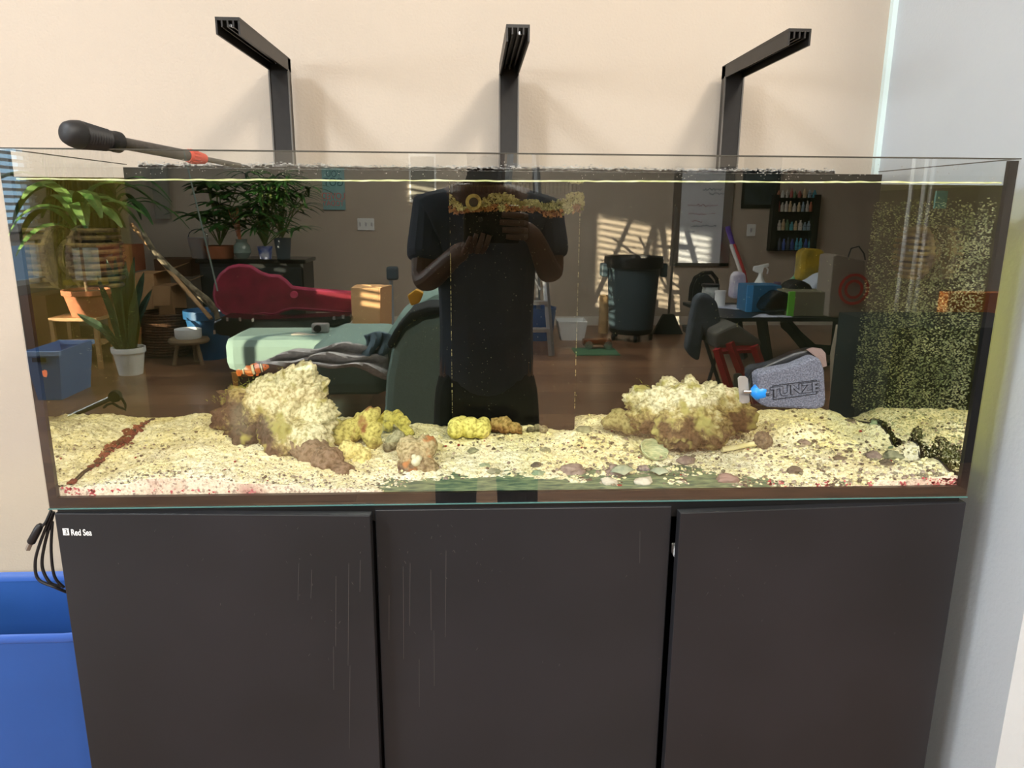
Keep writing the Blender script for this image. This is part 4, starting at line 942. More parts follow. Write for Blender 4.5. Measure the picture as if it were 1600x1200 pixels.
r = random.Random(5); b = MB(); b2 = MB()
for (x0_, x1_, yy_, q_) in ((1098, 1130, 296, 0), (1108, 1132, 303, 0), (1075, 1122, 321, 1), (1076, 1105, 334, 1), (1110, 1118, 334, 1), (1080, 1098, 346, 1), (1079, 1120, 353, 0), (1074, 1086, 362, 0)):
    xx = x0_; pts = []
    while xx < x1_: pts.append(V(xx, yy_+r.uniform(-2, 2), FW-.015)); xx += r.uniform(.8, 1.8)
    if len(pts) > 2: (b2 if q_ else b).tube(pts, .003, 4)
obj('marker_writing', b, mat('ink_black', '#43455a', .6), t); obj('marker_writing', b2, mat('ink_red', '#a4505a', .6), t)
for r4, lb in (((558, 341, 585, 360), 'triple light switch plate on the far wall between poster and person'), ((1168, 350, 1180, 369), 'single light switch plate right of the whiteboard')):
    t = empty('switch_plate', V(r4[0], r4[3], FW)); tag(t, lb, 'switch'); wallbox('plate', *r4, WHT, None, None, .012, t)
    nsw = 3 if r4[0] < 600 else 1
    for k in range(nsw):
        cxp = r4[0]+(r4[2]-r4[0])*(k+.5)/nsw; wallbox('toggle', cxp-1.2, (r4[1]+r4[3])/2-3, cxp+1.2, (r4[1]+r4[3])/2+3, mat('toggle', '#b9bcc0', .4), None, None, .022, t)
t = empty('picture_frame', V(659, 317, FW)); tag(t, 'white framed picture on the far wall beside the person', 'picture')
wallbox('frame_border', 638, 240, 682, 317, WHT, None, None, .02, t); wallbox('picture_sheet', 641, 244, 679, 312, mat('picture_grey', '#8d8a80', .6), None, None, .024, t)
t = empty('picture_frame', V(1190, 325, FW)); tag(t, 'dark framed picture on the far wall left of the paint rack', 'picture')
wallbox('frame_border', 1164, 245, 1216, 326, BLKP, None, None, .02, t); wallbox('picture_sheet', 1168, 250, 1211, 320, mat('picture_dark', '#3d4a4e', .4, col2='#20282c', scale=5), None, None, .024, t)
t = empty('paint_rack', V(1242, 392, FW)); tag(t, 'black wire wall rack holding four rows of paint bottles', 'rack')
b = MB()
for yy in (309, 331, 360, 391): vbox(b, 1210, yy, 1275, yy+1.5, FW-.10, .10); vbox(b, 1210, yy-7, 1275, yy-6.3, FW-.10, .004)
for xx in (1210, 1274): vbox(b, xx, 304, xx+1, 392, FW-.1, .1)
for xx in range(1216, 1272, 7): vbox(b, xx, 304, xx+.5, 392, FW-.006, .004)
obj('rack_frame', b, BLKP, t)
ORD = 'first second third fourth fifth sixth seventh eighth ninth tenth eleventh twelfth thirteenth'.split()
cols = ['#d8d4cc', '#8fa7b8', '#b0674a', '#c9b089', '#2f5f9f', '#47a3b8', '#a8524e', '#d9dcd6', '#5c7f5a']
r = random.Random(9); n_ = 0
for ri, (yy, hh_) in enumerate(((309, 14), (331, 17), (360, 18), (391, 20))):
    xx = 1214; k_ = -1
    while xx < 1270:
        k_ += 1
        w_ = r.uniform(4.2, 6); a_ = V(xx+w_/2, yy, FW-.06); rr_ = w_/2*.0073; h_ = hh_*.0073*r.uniform(.7, 1)
        if ri == 3: ccc = r.choice(['#2f4f9f', '#2a3f8a', '#47a3b8', '#3a4152'])
        else: ccc = r.choice(cols)
        o = obj('paint_bottle', MB().lathe([(0, 0), (rr_, 0), (rr_, h_*.65), (rr_*.5, h_*.78), (rr_*.5, h_), (0, h_)], a_+Vector((0, 0, .002)), 12), mat('paint_'+ccc[1:], ccc, .5), smooth=True)
        tag(o, '%s paint bottle along the %s shelf of the black wire rack' % (ORD[k_], ('top', 'second', 'third', 'bottom')[ri]), 'bottle', 'paint bottles in wall rack row %d' % (ri+1)); xx += w_+r.uniform(.5, 2.5)
# --- trash can on a wheeled base
q = VF(985, 530); d0 = -q.y; t = empty('trash_can', (q.x, q.y, 0)); tag(t, 'round dark grey trash can on a wheeled dolly by the far wall', 'trash can')
CANM = mat('can_grey', '#3f4f58', .45); top = V(988, 402, d0).z; R0 = .27
obj('can_body', MB().lathe([(0, .12), (R0*.83, .12), (R0*.86, .15), (R0*1.0, top-.12), (R0*1.04, top-.11), (R0*1.04, top-.06), (R0*1.08, top-.02), (R0*1.1, top), (R0*1.02, top), (R0*.8, .2), (0, .2)], (q.x, q.y, 0), 40), CANM, t, smooth=True)
obj('bag_liner', MB().lathe([(R0*1.12, top-.10), (R0*1.14, top-.02), (R0*1.12, top+.012), (R0*1.0, top+.005), (R0*.95, top-.2)], (q.x, q.y, 0), 40, caps=False), BLKP, t, smooth=True)
for s_ in (-1, 1): obj('handle', MB().box((q.x+s_*R0*1.02, q.y-.07, top-.2), (q.x+s_*R0*1.28, q.y+.07, top-.06)), CANM, t, bevel=.015)
obj('dolly_base', MB().lathe([(0, .075), (R0*.8, .075), (R0*.86, .10), (R0*.86, .13), (0, .13)], (q.x, q.y, 0), 30), BLKP, t, smooth=True)
for k in range(5):
    a_ = 2*PI*k/5+.3; c_ = (q.x+R0*.78*math.cos(a_), q.y+R0*.78*math.sin(a_), .037); obj('caster', MB().lathe([(0, -.014), (.037, -.014), (.037, .014), (0, .014)], c_, 14, 'X'), BLKP, t, smooth=True)
# --- broom, log, pole, toys
q = VF(1043, 522); t = empty('broom', (q.x, q.y, 0)); tag(t, 'upright broom with black head leaning by the whiteboard', 'broom')
zt = V(1048, 323, -q.y).z; obj('broom_handle', MB().tube([(q.x, q.y, .2), (q.x+.06, q.y-.15, zt)], .014, 10), mat('handle_metal', '#6b6560', .35, metal=.6), t, smooth=True)
b = MB(); b.prism([(q.x-.06, q.y+.02, .22), (q.x+.06, q.y+.02, .22), (q.x+.17, q.y+.02, 0), (q.x-.17, q.y+.02, 0)], (0, -.06, 0)); obj('broom_head', b, mat('broom_black', '#2b2b2c', .9), t)
q = VF(942, 520); tag(obj('birch_log', MB().lathe([(0, 0), (.055, 0), (.05, .25), (.056, .42), (.048, V(942, 463, -q.y).z), (0, V(942, 463, -q.y).z)], q, 16), mat('birch', '#d9b98c', .8, col2='#b08e62', scale=9), smooth=True), 'pale upright log standing left of the trash can', 'log')
t = empty('toy_bat', V(1150, 415, 7.2)); tag(t, 'purple and red striped pole leaning on the far wall', 'pole')
p0, p1, p2 = V(1137, 355, 7.4), V(1145, 382, 7.3), V(1160, 425, 7.2)
obj('purple_end', MB().tube([p0, p1], [.03, .028], 12), mat('purple', '#5a3aa0', .5), t, smooth=True); obj('red_shaft', MB().tube([p1+Vector((.014, 0, 0)), p2+Vector((.02, 0, 0)), V(1170, 470, 7.1)], .02, 10), mat('pole_red', '#c83a3a', .5), t, smooth=True)
obj('white_shaft', MB().tube([p1-Vector((.022, 0, 0)), p2-Vector((.02, 0, 0)), V(1160, 470, 7.1)], .02, 10), WHT, t, smooth=True)
# --- white box, drone-like toy, green mat
q = VF(895, 532); d0 = -q.y; b = MB(); z1_ = V(895, 502, d0).z
b.v = []; xa, xb = V(878, 530, d0).x, V(912, 530, d0).x; ta, tb = V(872, 502, d0).x, V(917, 502, d0).x
b.add([(xa, -d0, 0), (xb, -d0, 0), (xb, -d0-.2, 0), (xa, -d0-.2, 0), (ta, -d0+.03, z1_), (tb, -d0+.03, z1_), (tb, -d0-.25, z1_), (ta, -d0-.25, z1_)], [(0, 3, 2, 1), (0, 1, 5, 4), (1, 2, 6, 5), (2, 3, 7, 6), (3, 0, 4, 7)])
tag(obj('storage_bin', b, WHT, solid=.008), 'small white tapered storage bin on the floor by the ladder', 'bin')
q = VF(930, 548); tag(obj('cutting_mat', MB().box((q.x-.22, q.y-.12, 0), (q.x+.2, q.y+.25, .008)), mat('mat_green', '#4f7a5a', .7)), 'green mat lying on the wood floor under the metal toy', 'mat')
q = VF(935, 545); t = empty('toy_car', (q.x, q.y, .01)); tag(t, 'small shiny metal toy with wheels on the green mat', 'toy')
obj('chassis', MB().box((q.x-.16, q.y-.05, .05), (q.x+.12, q.y+.07, .10)), mat('copper', '#a0603a', .2, metal=.8), t, bevel=.012)
for dx in (-.11, .08):
    for dy in (-.06, .08): obj('wheel', MB().lathe([(0, -.015), (.042, -.015), (.042, .015), (0, .015)], (q.x+dx, q.y+dy, .052), 14, 'Y'), STEEL, t, smooth=True)
# --- step ladder behind the person
q0 = VF(862, 556); d0 = -q0.y; t = empty('step_ladder', (q0.x-.2, q0.y, 0)); tag(t, 'silver step ladder standing open behind the person', 'ladder')
ALU = mat('aluminium', '#b9bdc4', .3, metal=.85); xr = q0.x; xl = V(775, 450, d0).x; zt = V(840, 205, d0).z
for x_, xt_ in ((xr, xr-.16), (xl, xl+.16)):
    obj('front_rail', MB().tube([(x_, -d0, 0), (xt_, -d0-.45, zt)], .03, 4), ALU, t)
    obj('rear_rail', MB().tube([(x_-.03, -d0-1.0, 0), (xt_, -d0-.5, zt)], .022, 4), ALU, t)
for k in range(1, 8):
    f_ = k/8; obj('step', MB().box((xl+.16*f_, -d0-.45*f_+.05, zt*f_-.03), (xr-.16*f_, -d0-.45*f_-.07, zt*f_)), ALU, t)
obj('top_cap', MB().box((xl+.12, -d0-.6, zt), (xr-.12, -d0-.36, zt+.04)), mat('cap_blue', '#3a6fae', .5), t, bevel=.01)
for s_ in (0, 1): obj('brace', MB().tube([(xl+.1+(xr-xl-.2)*s_, -d0-.15, zt*.3), (xl+.1+(xr-xl-.2)*(1-s_), -d0-.8, zt*.62)], .012, 6), ALU, t)
q = VF(842, 532); b = MB(); b.lathe([(0, 0), (.15, 0), (.19, .34), (.17, .34), (.14, .02), (0, .02)], (q.x, q.y-.1, 0), 24); tag(obj('blue_pail', b, mat('pail_blue', '#2f5b96', .4), smooth=True), 'blue pail standing behind the step ladder', 'pail')
# --- sofa with chaise
TEALD = TEAL; qs = VF(370, 608); d0 = -qs.y
t = empty('sofa', (qs.x+.7, qs.y, 0)); tag(t, 'teal fabric chaise sofa with pale wooden legs', 'sofa')
a, c_ = V(347, 528, d0), V(560, 582, d0); obj('chaise_cushion', MB().box((a.x, -d0, c_.z), (c_.x, -d0-.75, a.z)), TEAL, t, bevel=.07)
b = MB(); obj('leg', MB().lathe([(.016, 0), (.026, c_.z)], (V(366, 600, d0).x, -d0-.03, 0), 12), mat('leg_orange', '#e0a860', .5), t, smooth=True)
obj('base_rail', MB().box((a.x+.08, -d0-.05, c_.z-.045), (V(392, 600, d0).x, -d0-.2, c_.z)), WOODL, t, bevel=.01)
d1 = 3.5; a, c_ = V(480, 538, d1), V(612, 700, d1); obj('seat_cushion', MB().box((a.x, -d1, .16), (c_.x, -d1-.95, a.z)), TEAL, t, bevel=.09)
d2 = 3.05; pts = [(592, 700), (600, 640), (603, 590), (612, 545), (632, 515), (660, 498), (690, 492), (740, 492), (740, 700)]
b = MB(); vpoly(b, pts, d2, .22); obj('sofa_side', b, TEAL, t, bevel=.05)
pts = [(585, 560), (600, 530), (622, 495), (650, 470), (680, 455), (740, 450), (740, 560)]
b = MB(); vpoly(b, pts, d2+.3, .5); obj('back_cushion', b, TEAL, t, bevel=.09)
b = MB(); vpoly(b, [(603, 540), (616, 516), (640, 488), (668, 479), (720, 478), (720, 492), (680, 492), (655, 498), (630, 514), (612, 548)], d2-.01, .9); tag(obj('dark_throw', b, mat('throw_dark', '#23262b', .95), bevel=.02), 'dark folded throw over the arm of the teal sofa', 'throw')
# grey blanket
b = MB(); n_ = 44; m_ = 16
for j in range(m_):
    for i in range(n_):
        u, v_ = i/(n_-1), j/(m_-1); px = 398+208*u; top_ = 566-22*math.sin(u*PI*.8)-8*u; py = top_+v_*(18+26*u)+3.5*math.sin(u*16+v_*5)+2.5*math.sin(v_*15+u*4)
        b.v.append(V(px, py, 3.42-.14*v_+.05*math.sin(v_*14+u*6)))
b.f = [(j*n_+i, j*n_+i+1, (j+1)*n_+i+1, (j+1)*n_+i) for j in range(m_-1) for i in range(n_-1)]; b.mi = [0]*len(b.f)
tag(obj('grey_blanket', b, GREYF, solid=.02, smooth=True), 'rumpled grey fleece blanket draped along the teal sofa seat', 'blanket')
b = MB()
for j in range(12):
    for i in range(20):
        u, v_ = i/19, j/11; b.v.append(V(570+40*u+4*math.sin(v_*5), 524+36*v_-6*math.sin(u*3), 3.36+.06*math.sin(u*12+v_*2)))
b.f = [(j*20+i, j*20+i+1, (j+1)*20+i+1, (j+1)*20+i) for j in range(11) for i in range(19)]; b.mi = [0]*len(b.f)
tag(obj('blue_shirt', b, mat('cloth_blue', '#6f8796', .9), solid=.015, smooth=True), 'pale blue crumpled cloth hanging on the sofa corner', 'cloth')
b = MB()
vpoly(b, [(636, 462), (650, 452), (662, 458), (655, 474), (642, 478)], 3.0, .05); tag(obj('yellow_tool', b, mat('tool_yellow', '#f0b32a', .5), bevel=.008), 'yellow plastic tool lying on the sofa back by the person', 'tool')
b = MB(); b.prism([V(455, 524, d0+.12), V(500, 526, d0+.12), V(523, 521, d0+.42), V(478, 518, d0+.45)], (0, 0, .012)); tag(obj('notebook', b, mat('paper_cream', '#d8d0c0', .8)), 'open pad of paper lying on the teal chaise', 'notebook')
t = empty('camera_body', V(500, 520, d0+.2)); tag(t, 'small silver and black camera lying on the paper pad', 'camera')
b = MB(); vbox(b, 486, 506, 513, 520, d0+.2, .07); obj('camera_case', b, mat('silver_plastic', '#a8a8a8', .35), t, bevel=.01); obj('lens', MB().lathe([(0, 0), (.028, 0), (.028, .03), (0, .03)], V(497, 513, d0+.18), 18, 'Y'), BLKP, t, smooth=True)
tag(obj('sofa_cable', MB().tube([V(x, y_, d0+.05) for x, y_ in ((530, 532), (545, 522), (555, 515), (560, 522), (552, 532), (575, 536))], .006, 6), CB, smooth=True), 'thin dark cable curling over the teal chaise', 'cable')
# striped-lit paper carton
t = empty('tan_carton', V(580, 524, 5.0)); tag(t, 'tall tan paper carton standing behind the teal chaise in striped sunlight', 'carton')
b = MB(); vbox(b, 548, 450, 594, 524, 5.0, .3); b.prism([V(594, 450, 5.0), V(594, 524, 5.0), V(612, 512, 5.35), V(612, 447, 5.35)], (-.03, -.02, 0)); obj('carton_body', b, mat('tan_paper', '#dcae7e', .85), t)
b = MB(); b.prism([V(566, 446, 5.25), V(612, 447, 5.35), V(596, 451, 5.02)], (0, 0, .01)); obj('carton_flap', b, _m['tan_paper'], t)
t = empty('upright_vacuum', V(610, 520, 6.4)); q = V(612, 470, 6.4); tag(t, 'slim grey blue upright vacuum with a dark head behind the carton', 'vacuum')  # vacuum on an upright pole, gives no light
obj('pole', MB().tube([(q.x, q.y, 0), (q.x, q.y, V(612, 425, 6.4).z)], .02, 8), mat('stand_grey', '#8f9aa4', .4), t, smooth=True); b = MB(); vbox(b, 603, 417, 622, 438, 6.35, .1); obj('stand_head', b, mat('slate_plastic', '#3d4a55', .5), t, bevel=.02)
# --- guitar case, open
d0 = 5.25; lid = [(336, 462), (338, 445), (346, 430), (358, 420), (374, 416), (392, 418), (406, 427), (420, 432), (436, 433), (446, 440), (456, 450), (480, 453), (548, 458), (549, 487), (500, 483), (456, 480), (442, 484), (428, 490), (412, 488), (398, 490), (384, 495), (366, 494), (350, 487), (340, 476)]
t = empty('guitar_case', V(430, 500, d0)); tag(t, 'open black guitar case with maroon velvet lining behind the sofa', 'guitar case')
VEL = mat('maroon_velvet', '#6e1226', .85, col2='#8a1a34', scale=8); b = MB(); vpoly(b, lid, d0, .08); obj('lid_lining', b, VEL, t)
cxp, cyp = 430, 465; n_ = len(lid); b = MB(); o0 = [V(x, y_, d0+.02) for x, y_ in lid]; b.tube(o0+[o0[0]], .022, 8); obj('lid_rim', b, mat('maroon_piping', '#a03050', .6), t, smooth=True)
b = MB(); vpoly(b, [(333, 502), (345, 496), (400, 500), (548, 494), (548, 505), (500, 512), (420, 518), (360, 526), (340, 524), (332, 514)], d0-.35, .3); obj('case_tray', b, BLKG, t, bevel=.02)
for x, y_ in ((355, 499), (375, 499), (395, 500), (536, 495), (522, 497), (335, 519)): b = MB(); vbox(b, x-2, y_-3, x+2, y_+3, d0-.38, .03); obj('latch', b, STEEL, t)
obj('headstock_rest', MB().lathe([(0, 0), (.03, 0), (.03, .03), (0, .03)], V(460, 460, d0-.04), 12, 'Y'), mat('satin_pink', '#c04060', .4), t, smooth=True)
# --- sideboard with plants
d0 = 6.3; t = empty('sideboard', V(392, 520, d0)); tag(t, 'black sideboard under the houseplants by the far wall', 'sideboard')
a, c_ = V(304, 405, d0), V(477, 412, d0); obj('cabinet_top', MB().box((a.x, -d0, c_.z), (c_.x, -d0-.5, a.z)), BLKG, t, bevel=.008)
obj('cabinet_body', MB().box((a.x+.03, -d0-.03, .06), (c_.x-.03, -d0-.5, c_.z)), mat('ebony', '#17191a', .4), t)
xm = (a.x+c_.x)/2
for x0_, x1_ in ((a.x+.05, xm-.02), (xm+.02, c_.x-.05)):
    dd = obj('cabinet_door', MB().box((x0_, -d0-.01, .10), (x1_, -d0-.03, c_.z-.04)), mat('ebony_panel', '#22282a', .35), t, bevel=.006); obj('handle', MB().box(((x0_+x1_)/2-.06, -d0+.012, c_.z-.12), ((x0_+x1_)/2+.06, -d0-.01, c_.z-.10)), STEEL, dd)
zt = a.z; stp = lambda px: V(px, 400, d0+.2)
q = stp(312); q.z = zt; t = empty('metal_bucket', q); tag(t, 'galvanised bucket with a loop handle on the black sideboard', 'bucket')
obj('bucket_body', MB().lathe([(0, 0), (.07, 0), (.10, .2), (.094, .2), (.065, .01), (0, .01)], q, 24), ALU, t, smooth=True); obj('bucket_handle', MB().tube([q+Vector((.095*math.cos(a_), 0, .2+.08*math.sin(a_))) for a_ in [k*PI/10 for k in range(11)]], .005, 6), STEEL, t)
def bladeleaf(b, base, dirv, L_, w_, droop, r, fold=.15, seg=7):
    pts = []; ws = []; p = Vector(base); d_ = Vector(dirv).normalized()
    for k in range(seg+1): pts.append(p.copy()); ws.append(w_*math.sin(PI*min(1, (k+.6)/(seg+.9)))**.8+.001); p = p+d_*L_/seg; d_ = (d_+Vector((0, 0, -droop/seg))).normalized()
    sd = d_.cross(Vector((0, 0, 1))); sd = sd if sd.length > .1 else Vector((1, 0, 0)); b.ribbon(pts, ws, sd, fold=fold); return b
def potplant(name, label, q, pot_r, pot_h, potm, leaves, m, kind='blade', stem=None, group=None):
    t = empty(name, q); tag(t, label, 'plant', group)
    obj('pot', MB().lathe([(0, 0), (pot_r*.72, 0), (pot_r*.95, pot_h*.8), (pot_r*.97, pot_h*.8), (pot_r*1.04, pot_h*.82), (pot_r*1.04, pot_h), (pot_r*.93, pot_h), (pot_r*.9, pot_h*.9), (0, pot_h*.9)], q, 30), potm, t, smooth=True)
    obj('soil', MB().lathe([(0, pot_h*.905), (pot_r*.9, pot_h*.905), (0, pot_h*.93)], q, 16), mat('soil', '#2e2018', .95), t)
    if stem: obj('stem', MB().tube(stem, .012, 8), mat('stem_brown', '#8a7256', .8), t, smooth=True)
    for L in leaves: obj('leaf', L, m, t)
    return t
r = random.Random(17)
def palm(px, py, n_, L_, spread, label, potr, poth, potm, dd, w_=.035, name='potted_palm', stuff=True, m=GREEN):
    q = V(px, 400, dd); q.z = zt; t = empty(name, q); tag(t, label, 'plant')
    obj('pot', MB().lathe([(0, 0), (potr*.75, 0), (potr, poth), (potr*.93, poth), (potr*.7, .02), (0, .02)], q, 24), potm, t, smooth=True)
    c0 = q+Vector((0, 0, poth)); b = MB(); bs_ = MB()
    for k in range(n_):
        a_ = r.uniform(0, 2*PI); tp = c0+Vector((math.cos(a_)*spread*r.random(), math.sin(a_)*spread*.4*r.random(), r.uniform(.15, .62))); bs_.tube([c0, c0*.5+tp*.5+Vector((0, 0, .05)), tp], .006, 5)
        for j in range(9):
            an = 2*PI*j/9+r.random(); bladeleaf(b, tp, (math.cos(an), math.sin(an), r.uniform(.1, .6)), L_*r.uniform(.7, 1.1), w_, 1.1, r, seg=5)
    obj('stems', bs_, mat('stem_green', '#6a7a40', .7), t, smooth=True)['kind'] = 'stuff'; o = obj('foliage', b, m, t); o['kind'] = 'stuff'
palm(345, 0, 18, .28, .3, 'broad leaved houseplant in a terracotta trough on the sideboard', .16, .12, TERRA, 6.55, .07)
palm(415, 0, 26, .32, .36, 'bushy dark green palm in a blue and white pot on the sideboard', .075, .12, mat('pot_bluewhite', '#4060b8', .4, col2='#d8dcec', scale=14), 6.45, .03)
palm(443, 0, 20, .30, .36, 'dark green palm in a tall slate pot on the sideboard end', .085, .2, mat('pot_slate', '#4a545c', .5), 6.5, .03)
q = V(379, 400, 6.4); q.z = zt; t = empty('glass_vase', q); tag(t, 'round clear glass vase with cut stems on the sideboard', 'vase')
obj('vase_glass', MB().lathe([(0, 0), (.05, .003), (.085, .06), (.08, .12), (.05, .16), (.055, .19)], q, 24), mat('vase_tint', '#8fa39a', .1), t, smooth=True)
b = MB()
for k in range(7): b.tube([q+Vector((0, 0, .1)), q+Vector((r.uniform(-.15, .12), 0, r.uniform(.35, .5)))], .004, 5)
obj('flower_stems', b, mat('flower_orange', '#c07a58', .7), t)
# --- left corner: curtain, dracaena on bench, snake plant, boxes
b = MB(); n_ = 60
for j in range(8):
    for i in range(n_):
        u = i/(n_-1); px = 62+40*u; q = V(px, 230+32*j, 7.35+.07*math.sin(u*40)); b.v.append(q)
b.f = [(j*n_+i, j*n_+i+1, (j+1)*n_+i+1, (j+1)*n_+i) for j in range(7) for i in range(n_-1)]; b.mi = [0]*len(b.f)
tag(obj('curtain', b, mat('curtain_olive', '#8f9a5c', .9, col2='#6f7846', scale=5), solid=.004, smooth=True), 'olive green curtain hanging in folds in the window corner', 'curtain')
b = MB(); n_ = 60
for j in range(2):
    for i in range(n_):
        u = i/(n_-1); q = V(100+75*u, 250, 7.42+.03*math.sin(u*50)); q.z = (V(100, 250, 7.4).z+.5, V(100, 455, 7.4).z)[j]; b.v.append(q)
b.f = [(i, i+1, n_+i+1, n_+i) for i in range(n_-1)]; b.mi = [0]*len(b.f)
tag(obj('dark_curtain', b, mat('curtain_dark', '#4a4a38', .9), solid=.004, smooth=True), 'dark drawn curtain behind the arching houseplant', 'curtain')
qb = VF(125, 577); d0 = -qb.y; t = empty('wooden_bench', (qb.x, qb.y, 0)); tag(t, 'small pale wooden bench with slatted shelf carrying a terracotta pot', 'bench')
x0_, x1_ = V(83, 560, d0).x, V(158, 560, d0).x; zt2 = V(120, 497, d0).z
obj('bench_top', MB().box((x0_, -d0, zt2-.03), (x1_, -d0-.3, zt2)), WOODL, t, bevel=.005)
for xx in (x0_+.02, x1_-.02):
    for yy in (-d0-.02, -d0-.28): obj('leg', MB().box((xx-.016, yy-.016, 0), (xx+.016, yy+.016, zt2-.03)), WOODL, t)
for k in range(5): obj('slat', MB().box((x0_, -d0-.02-k*.06, .2), (x1_, -d0-.06-k*.06, .215)), WOODL, t)
q = Vector((V(126, 495, d0).x, -d0-.15, zt2)); ph_ = V(126, 452, d0+.15).z-zt2
tip = V(122, 360, d0+.15); r = random.Random(3); lv = []
for k in range(15):
    a_ = 2*PI*k/15+r.uniform(-.2, .2); b = MB(); c0 = mid(q, tip, r.uniform(.85, 1.12)); c0.z = tip.z+r.uniform(-.05, .25)
    bladeleaf(b, c0, (math.cos(a_)*.8, math.sin(a_)*.5+.1, r.uniform(.5, 1.4)), r.uniform(.55, .85), r.uniform(.10, .14), r.uniform(2.2, 3.4), r, seg=9); lv.append(b)
potplant('potted_dracaena', 'tall arching corn plant in a terracotta pot on the wooden bench', q, .185, ph_, TERRA, lv, GREENL, stem=[q+Vector((0, 0, ph_*.8)), mid(q, tip, .5), tip])
for dx_, k0_ in ((190, 1),):
    q = VF(dx_+10, 560); tp = V(186, 350, -q.y); lv = []
    for k in range(12):
        a_ = 2*PI*k/12; b = MB(); bladeleaf(b, tp+Vector((0, 0, r.uniform(-.1, .3))), (math.cos(a_), math.sin(a_)*.5, r.uniform(.4, 1.2)), r.uniform(.5, .8), r.uniform(.05, .075), r.uniform(1.8, 3), r, seg=8); lv.append(b)
    potplant('potted_dracaena', 'second corn plant with drooping leaves behind the snake plant', q, .14, .28, TERRA, lv, GREEN, stem=[q+Vector((0, 0, .2)), tp])
q = VF(205, 584); d0 = -q.y; lv = []; hp = V(205, 542, d0).z
for k, (x_, y_) in enumerate(((152, 430), (166, 405), (180, 400), (196, 408), (210, 400), (225, 425), (238, 452), (120, 490), (200, 455), (176, 440), (215, 470), (188, 470))):
    tp = V(x_, y_, d0+r.uniform(-.12, .12)); b0 = Vector((q.x+(tp.x-q.x)*.15, q.y+r.uniform(-.06, .06), hp*.8)); m1 = mid(b0, tp, .5)+Vector(((q.x-tp.x)*.12, 0, .03)); b = MB()
    pts = [b0, mid(b0, m1, .5), m1, mid(m1, tp, .5), mid(m1, tp, .8), tp]; b.ribbon(pts, [.045, .062, .07, .06, .035, .003], (1, .3*(-1)**k, 0), fold=.2); lv.append(b)
potplant('snake_plant', 'snake plant with upright dark leaves in a white ribbed pot', q, .125, hp, WHT, lv, mat('snake_green', '#35563a', .4, col2='#17301f', scale=16))
q = VF(76, 625); d0 = -q.y; t = empty('blue_tub', (q.x, q.y, 0)); tag(t, 'translucent blue plastic storage tub on the floor at the window side', 'tub')
a, c_ = V(40, 548, d0), V(105, 620, d0); TB = mat('tub_blue', '#5a84c4', .3)
b = MB(); b.add([(a.x+.04, -d0, 0), (c_.x-.04, -d0, 0), (c_.x-.04, -d0-.4, 0), (a.x+.04, -d0-.4, 0), (a.x, -d0+.03, a.z), (c_.x, -d0+.03, a.z), (c_.x, -d0-.43, a.z), (a.x, -d0-.43, a.z)], [(0, 3, 2, 1), (0, 1, 5, 4), (1, 2, 6, 5), (2, 3, 7, 6), (3, 0, 4, 7)]); obj('tub_body', b, TB, t, solid=.006)
b = MB(); 
for q4 in ((a.x-.01, c_.x+.01, -d0+.02, -d0+.05), (a.x-.01, c_.x+.01, -d0-.42, -d0-.45)): b.box((q4[0], q4[2], a.z-.03), (q4[1], q4[3], a.z))
obj('tub_rim', b, mat('tub_rim', '#8fb4e8', .3), t); obj('tub_handle', MB().box((c_.x-.17, -d0+.05, a.z-.07), (c_.x-.08, -d0+.06, a.z-.04)), BLKP, t)
def crate(name, px0, py0, px1, py1, d, th, label, m=CARD, flap=None):
    t = empty(name, V((px0+px1)/2, py1, d)); tag(t, label, 'box'); b = MB(); vbox(b, px0, py0, px1, py1, d, th); obj('box_body', b, m, t)
    a, c_ = V(px0, py0, d), V(px1, py1, d)
    if flap:
        for s_ in flap:
            b = MB()
            if s_ == 'F': b.prism([(a.x, a.y, a.z), (c_.x, a.y, a.z), (c_.x+.03, a.y+.14, a.z-.16), (a.x+.05, a.y+.14, a.z-.16)], (0, -.006, .004))
            if s_ == 'R': b.prism([(c_.x, a.y, a.z), (c_.x, a.y-th, a.z), (c_.x+.2, a.y-th, a.z+.08), (c_.x+.2, a.y, a.z+.06)], (0, 0, .006))
            if s_ == 'L': b.prism([(a.x, a.y, a.z), (a.x, a.y-th, a.z), (a.x-.18, a.y-th, a.z+.1), (a.x-.18, a.y, a.z+.08)], (0, 0, .006))
            obj('box_flap', b, m, t)
    return t
crate('cardboard_box', 30, 462, 82, 545, 5.6, .5, 'big brown cardboard box below the window, behind the blue tub', mat('card_brown', '#8c6444', .85))
crate('cardboard_box', 202, 428, 246, 492, 6.2, .4, 'sunlit pale cardboard box with an open top flap behind the snake plant', CARD, 'R')
crate('cardboard_box', 238, 448, 272, 505, 6.0, .35, 'brown cardboard box with drooping front flap left of the guitar case', mat('card_mid', '#9a7650', .85), 'FR')
crate('cardboard_box', 150, 383, 205, 425, 6.6, .35, 'terracotta coloured planter box under the corn plant leaves', TERRA)
crate('cardboard_box', 240, 405, 300, 432, 6.9, .35, 'dark brown carton on the shelf behind the branch', mat('card_dark', '#6b4a36', .85))
t = empty('wicker_basket', VF(262, 560)); q = VF(255, 560); tag(t, 'dark brown wicker basket on the floor behind the snake plant', 'basket')
b = MB()
for k in range(16): b.lathe([(.24+.006*(k % 2), .02+k*.024), (.248+.006*(k % 2), .032+k*.024), (.24, .044+k*.024)], (q.x, q.y-.2, 0), 40, caps=False)
o = obj('weave', b, mat('wicker', '#6b4c32', .8, col2='#4a3422', scale=60), t); o['kind'] = 'stuff'
crate('soil_bag', 112, 388, 147, 438, 6.3, .15, 'white bag with green and red print standing by the curtain', mat('bag_print', '#e4e6e4', .5, col2='#c8d8c0', scale=12))
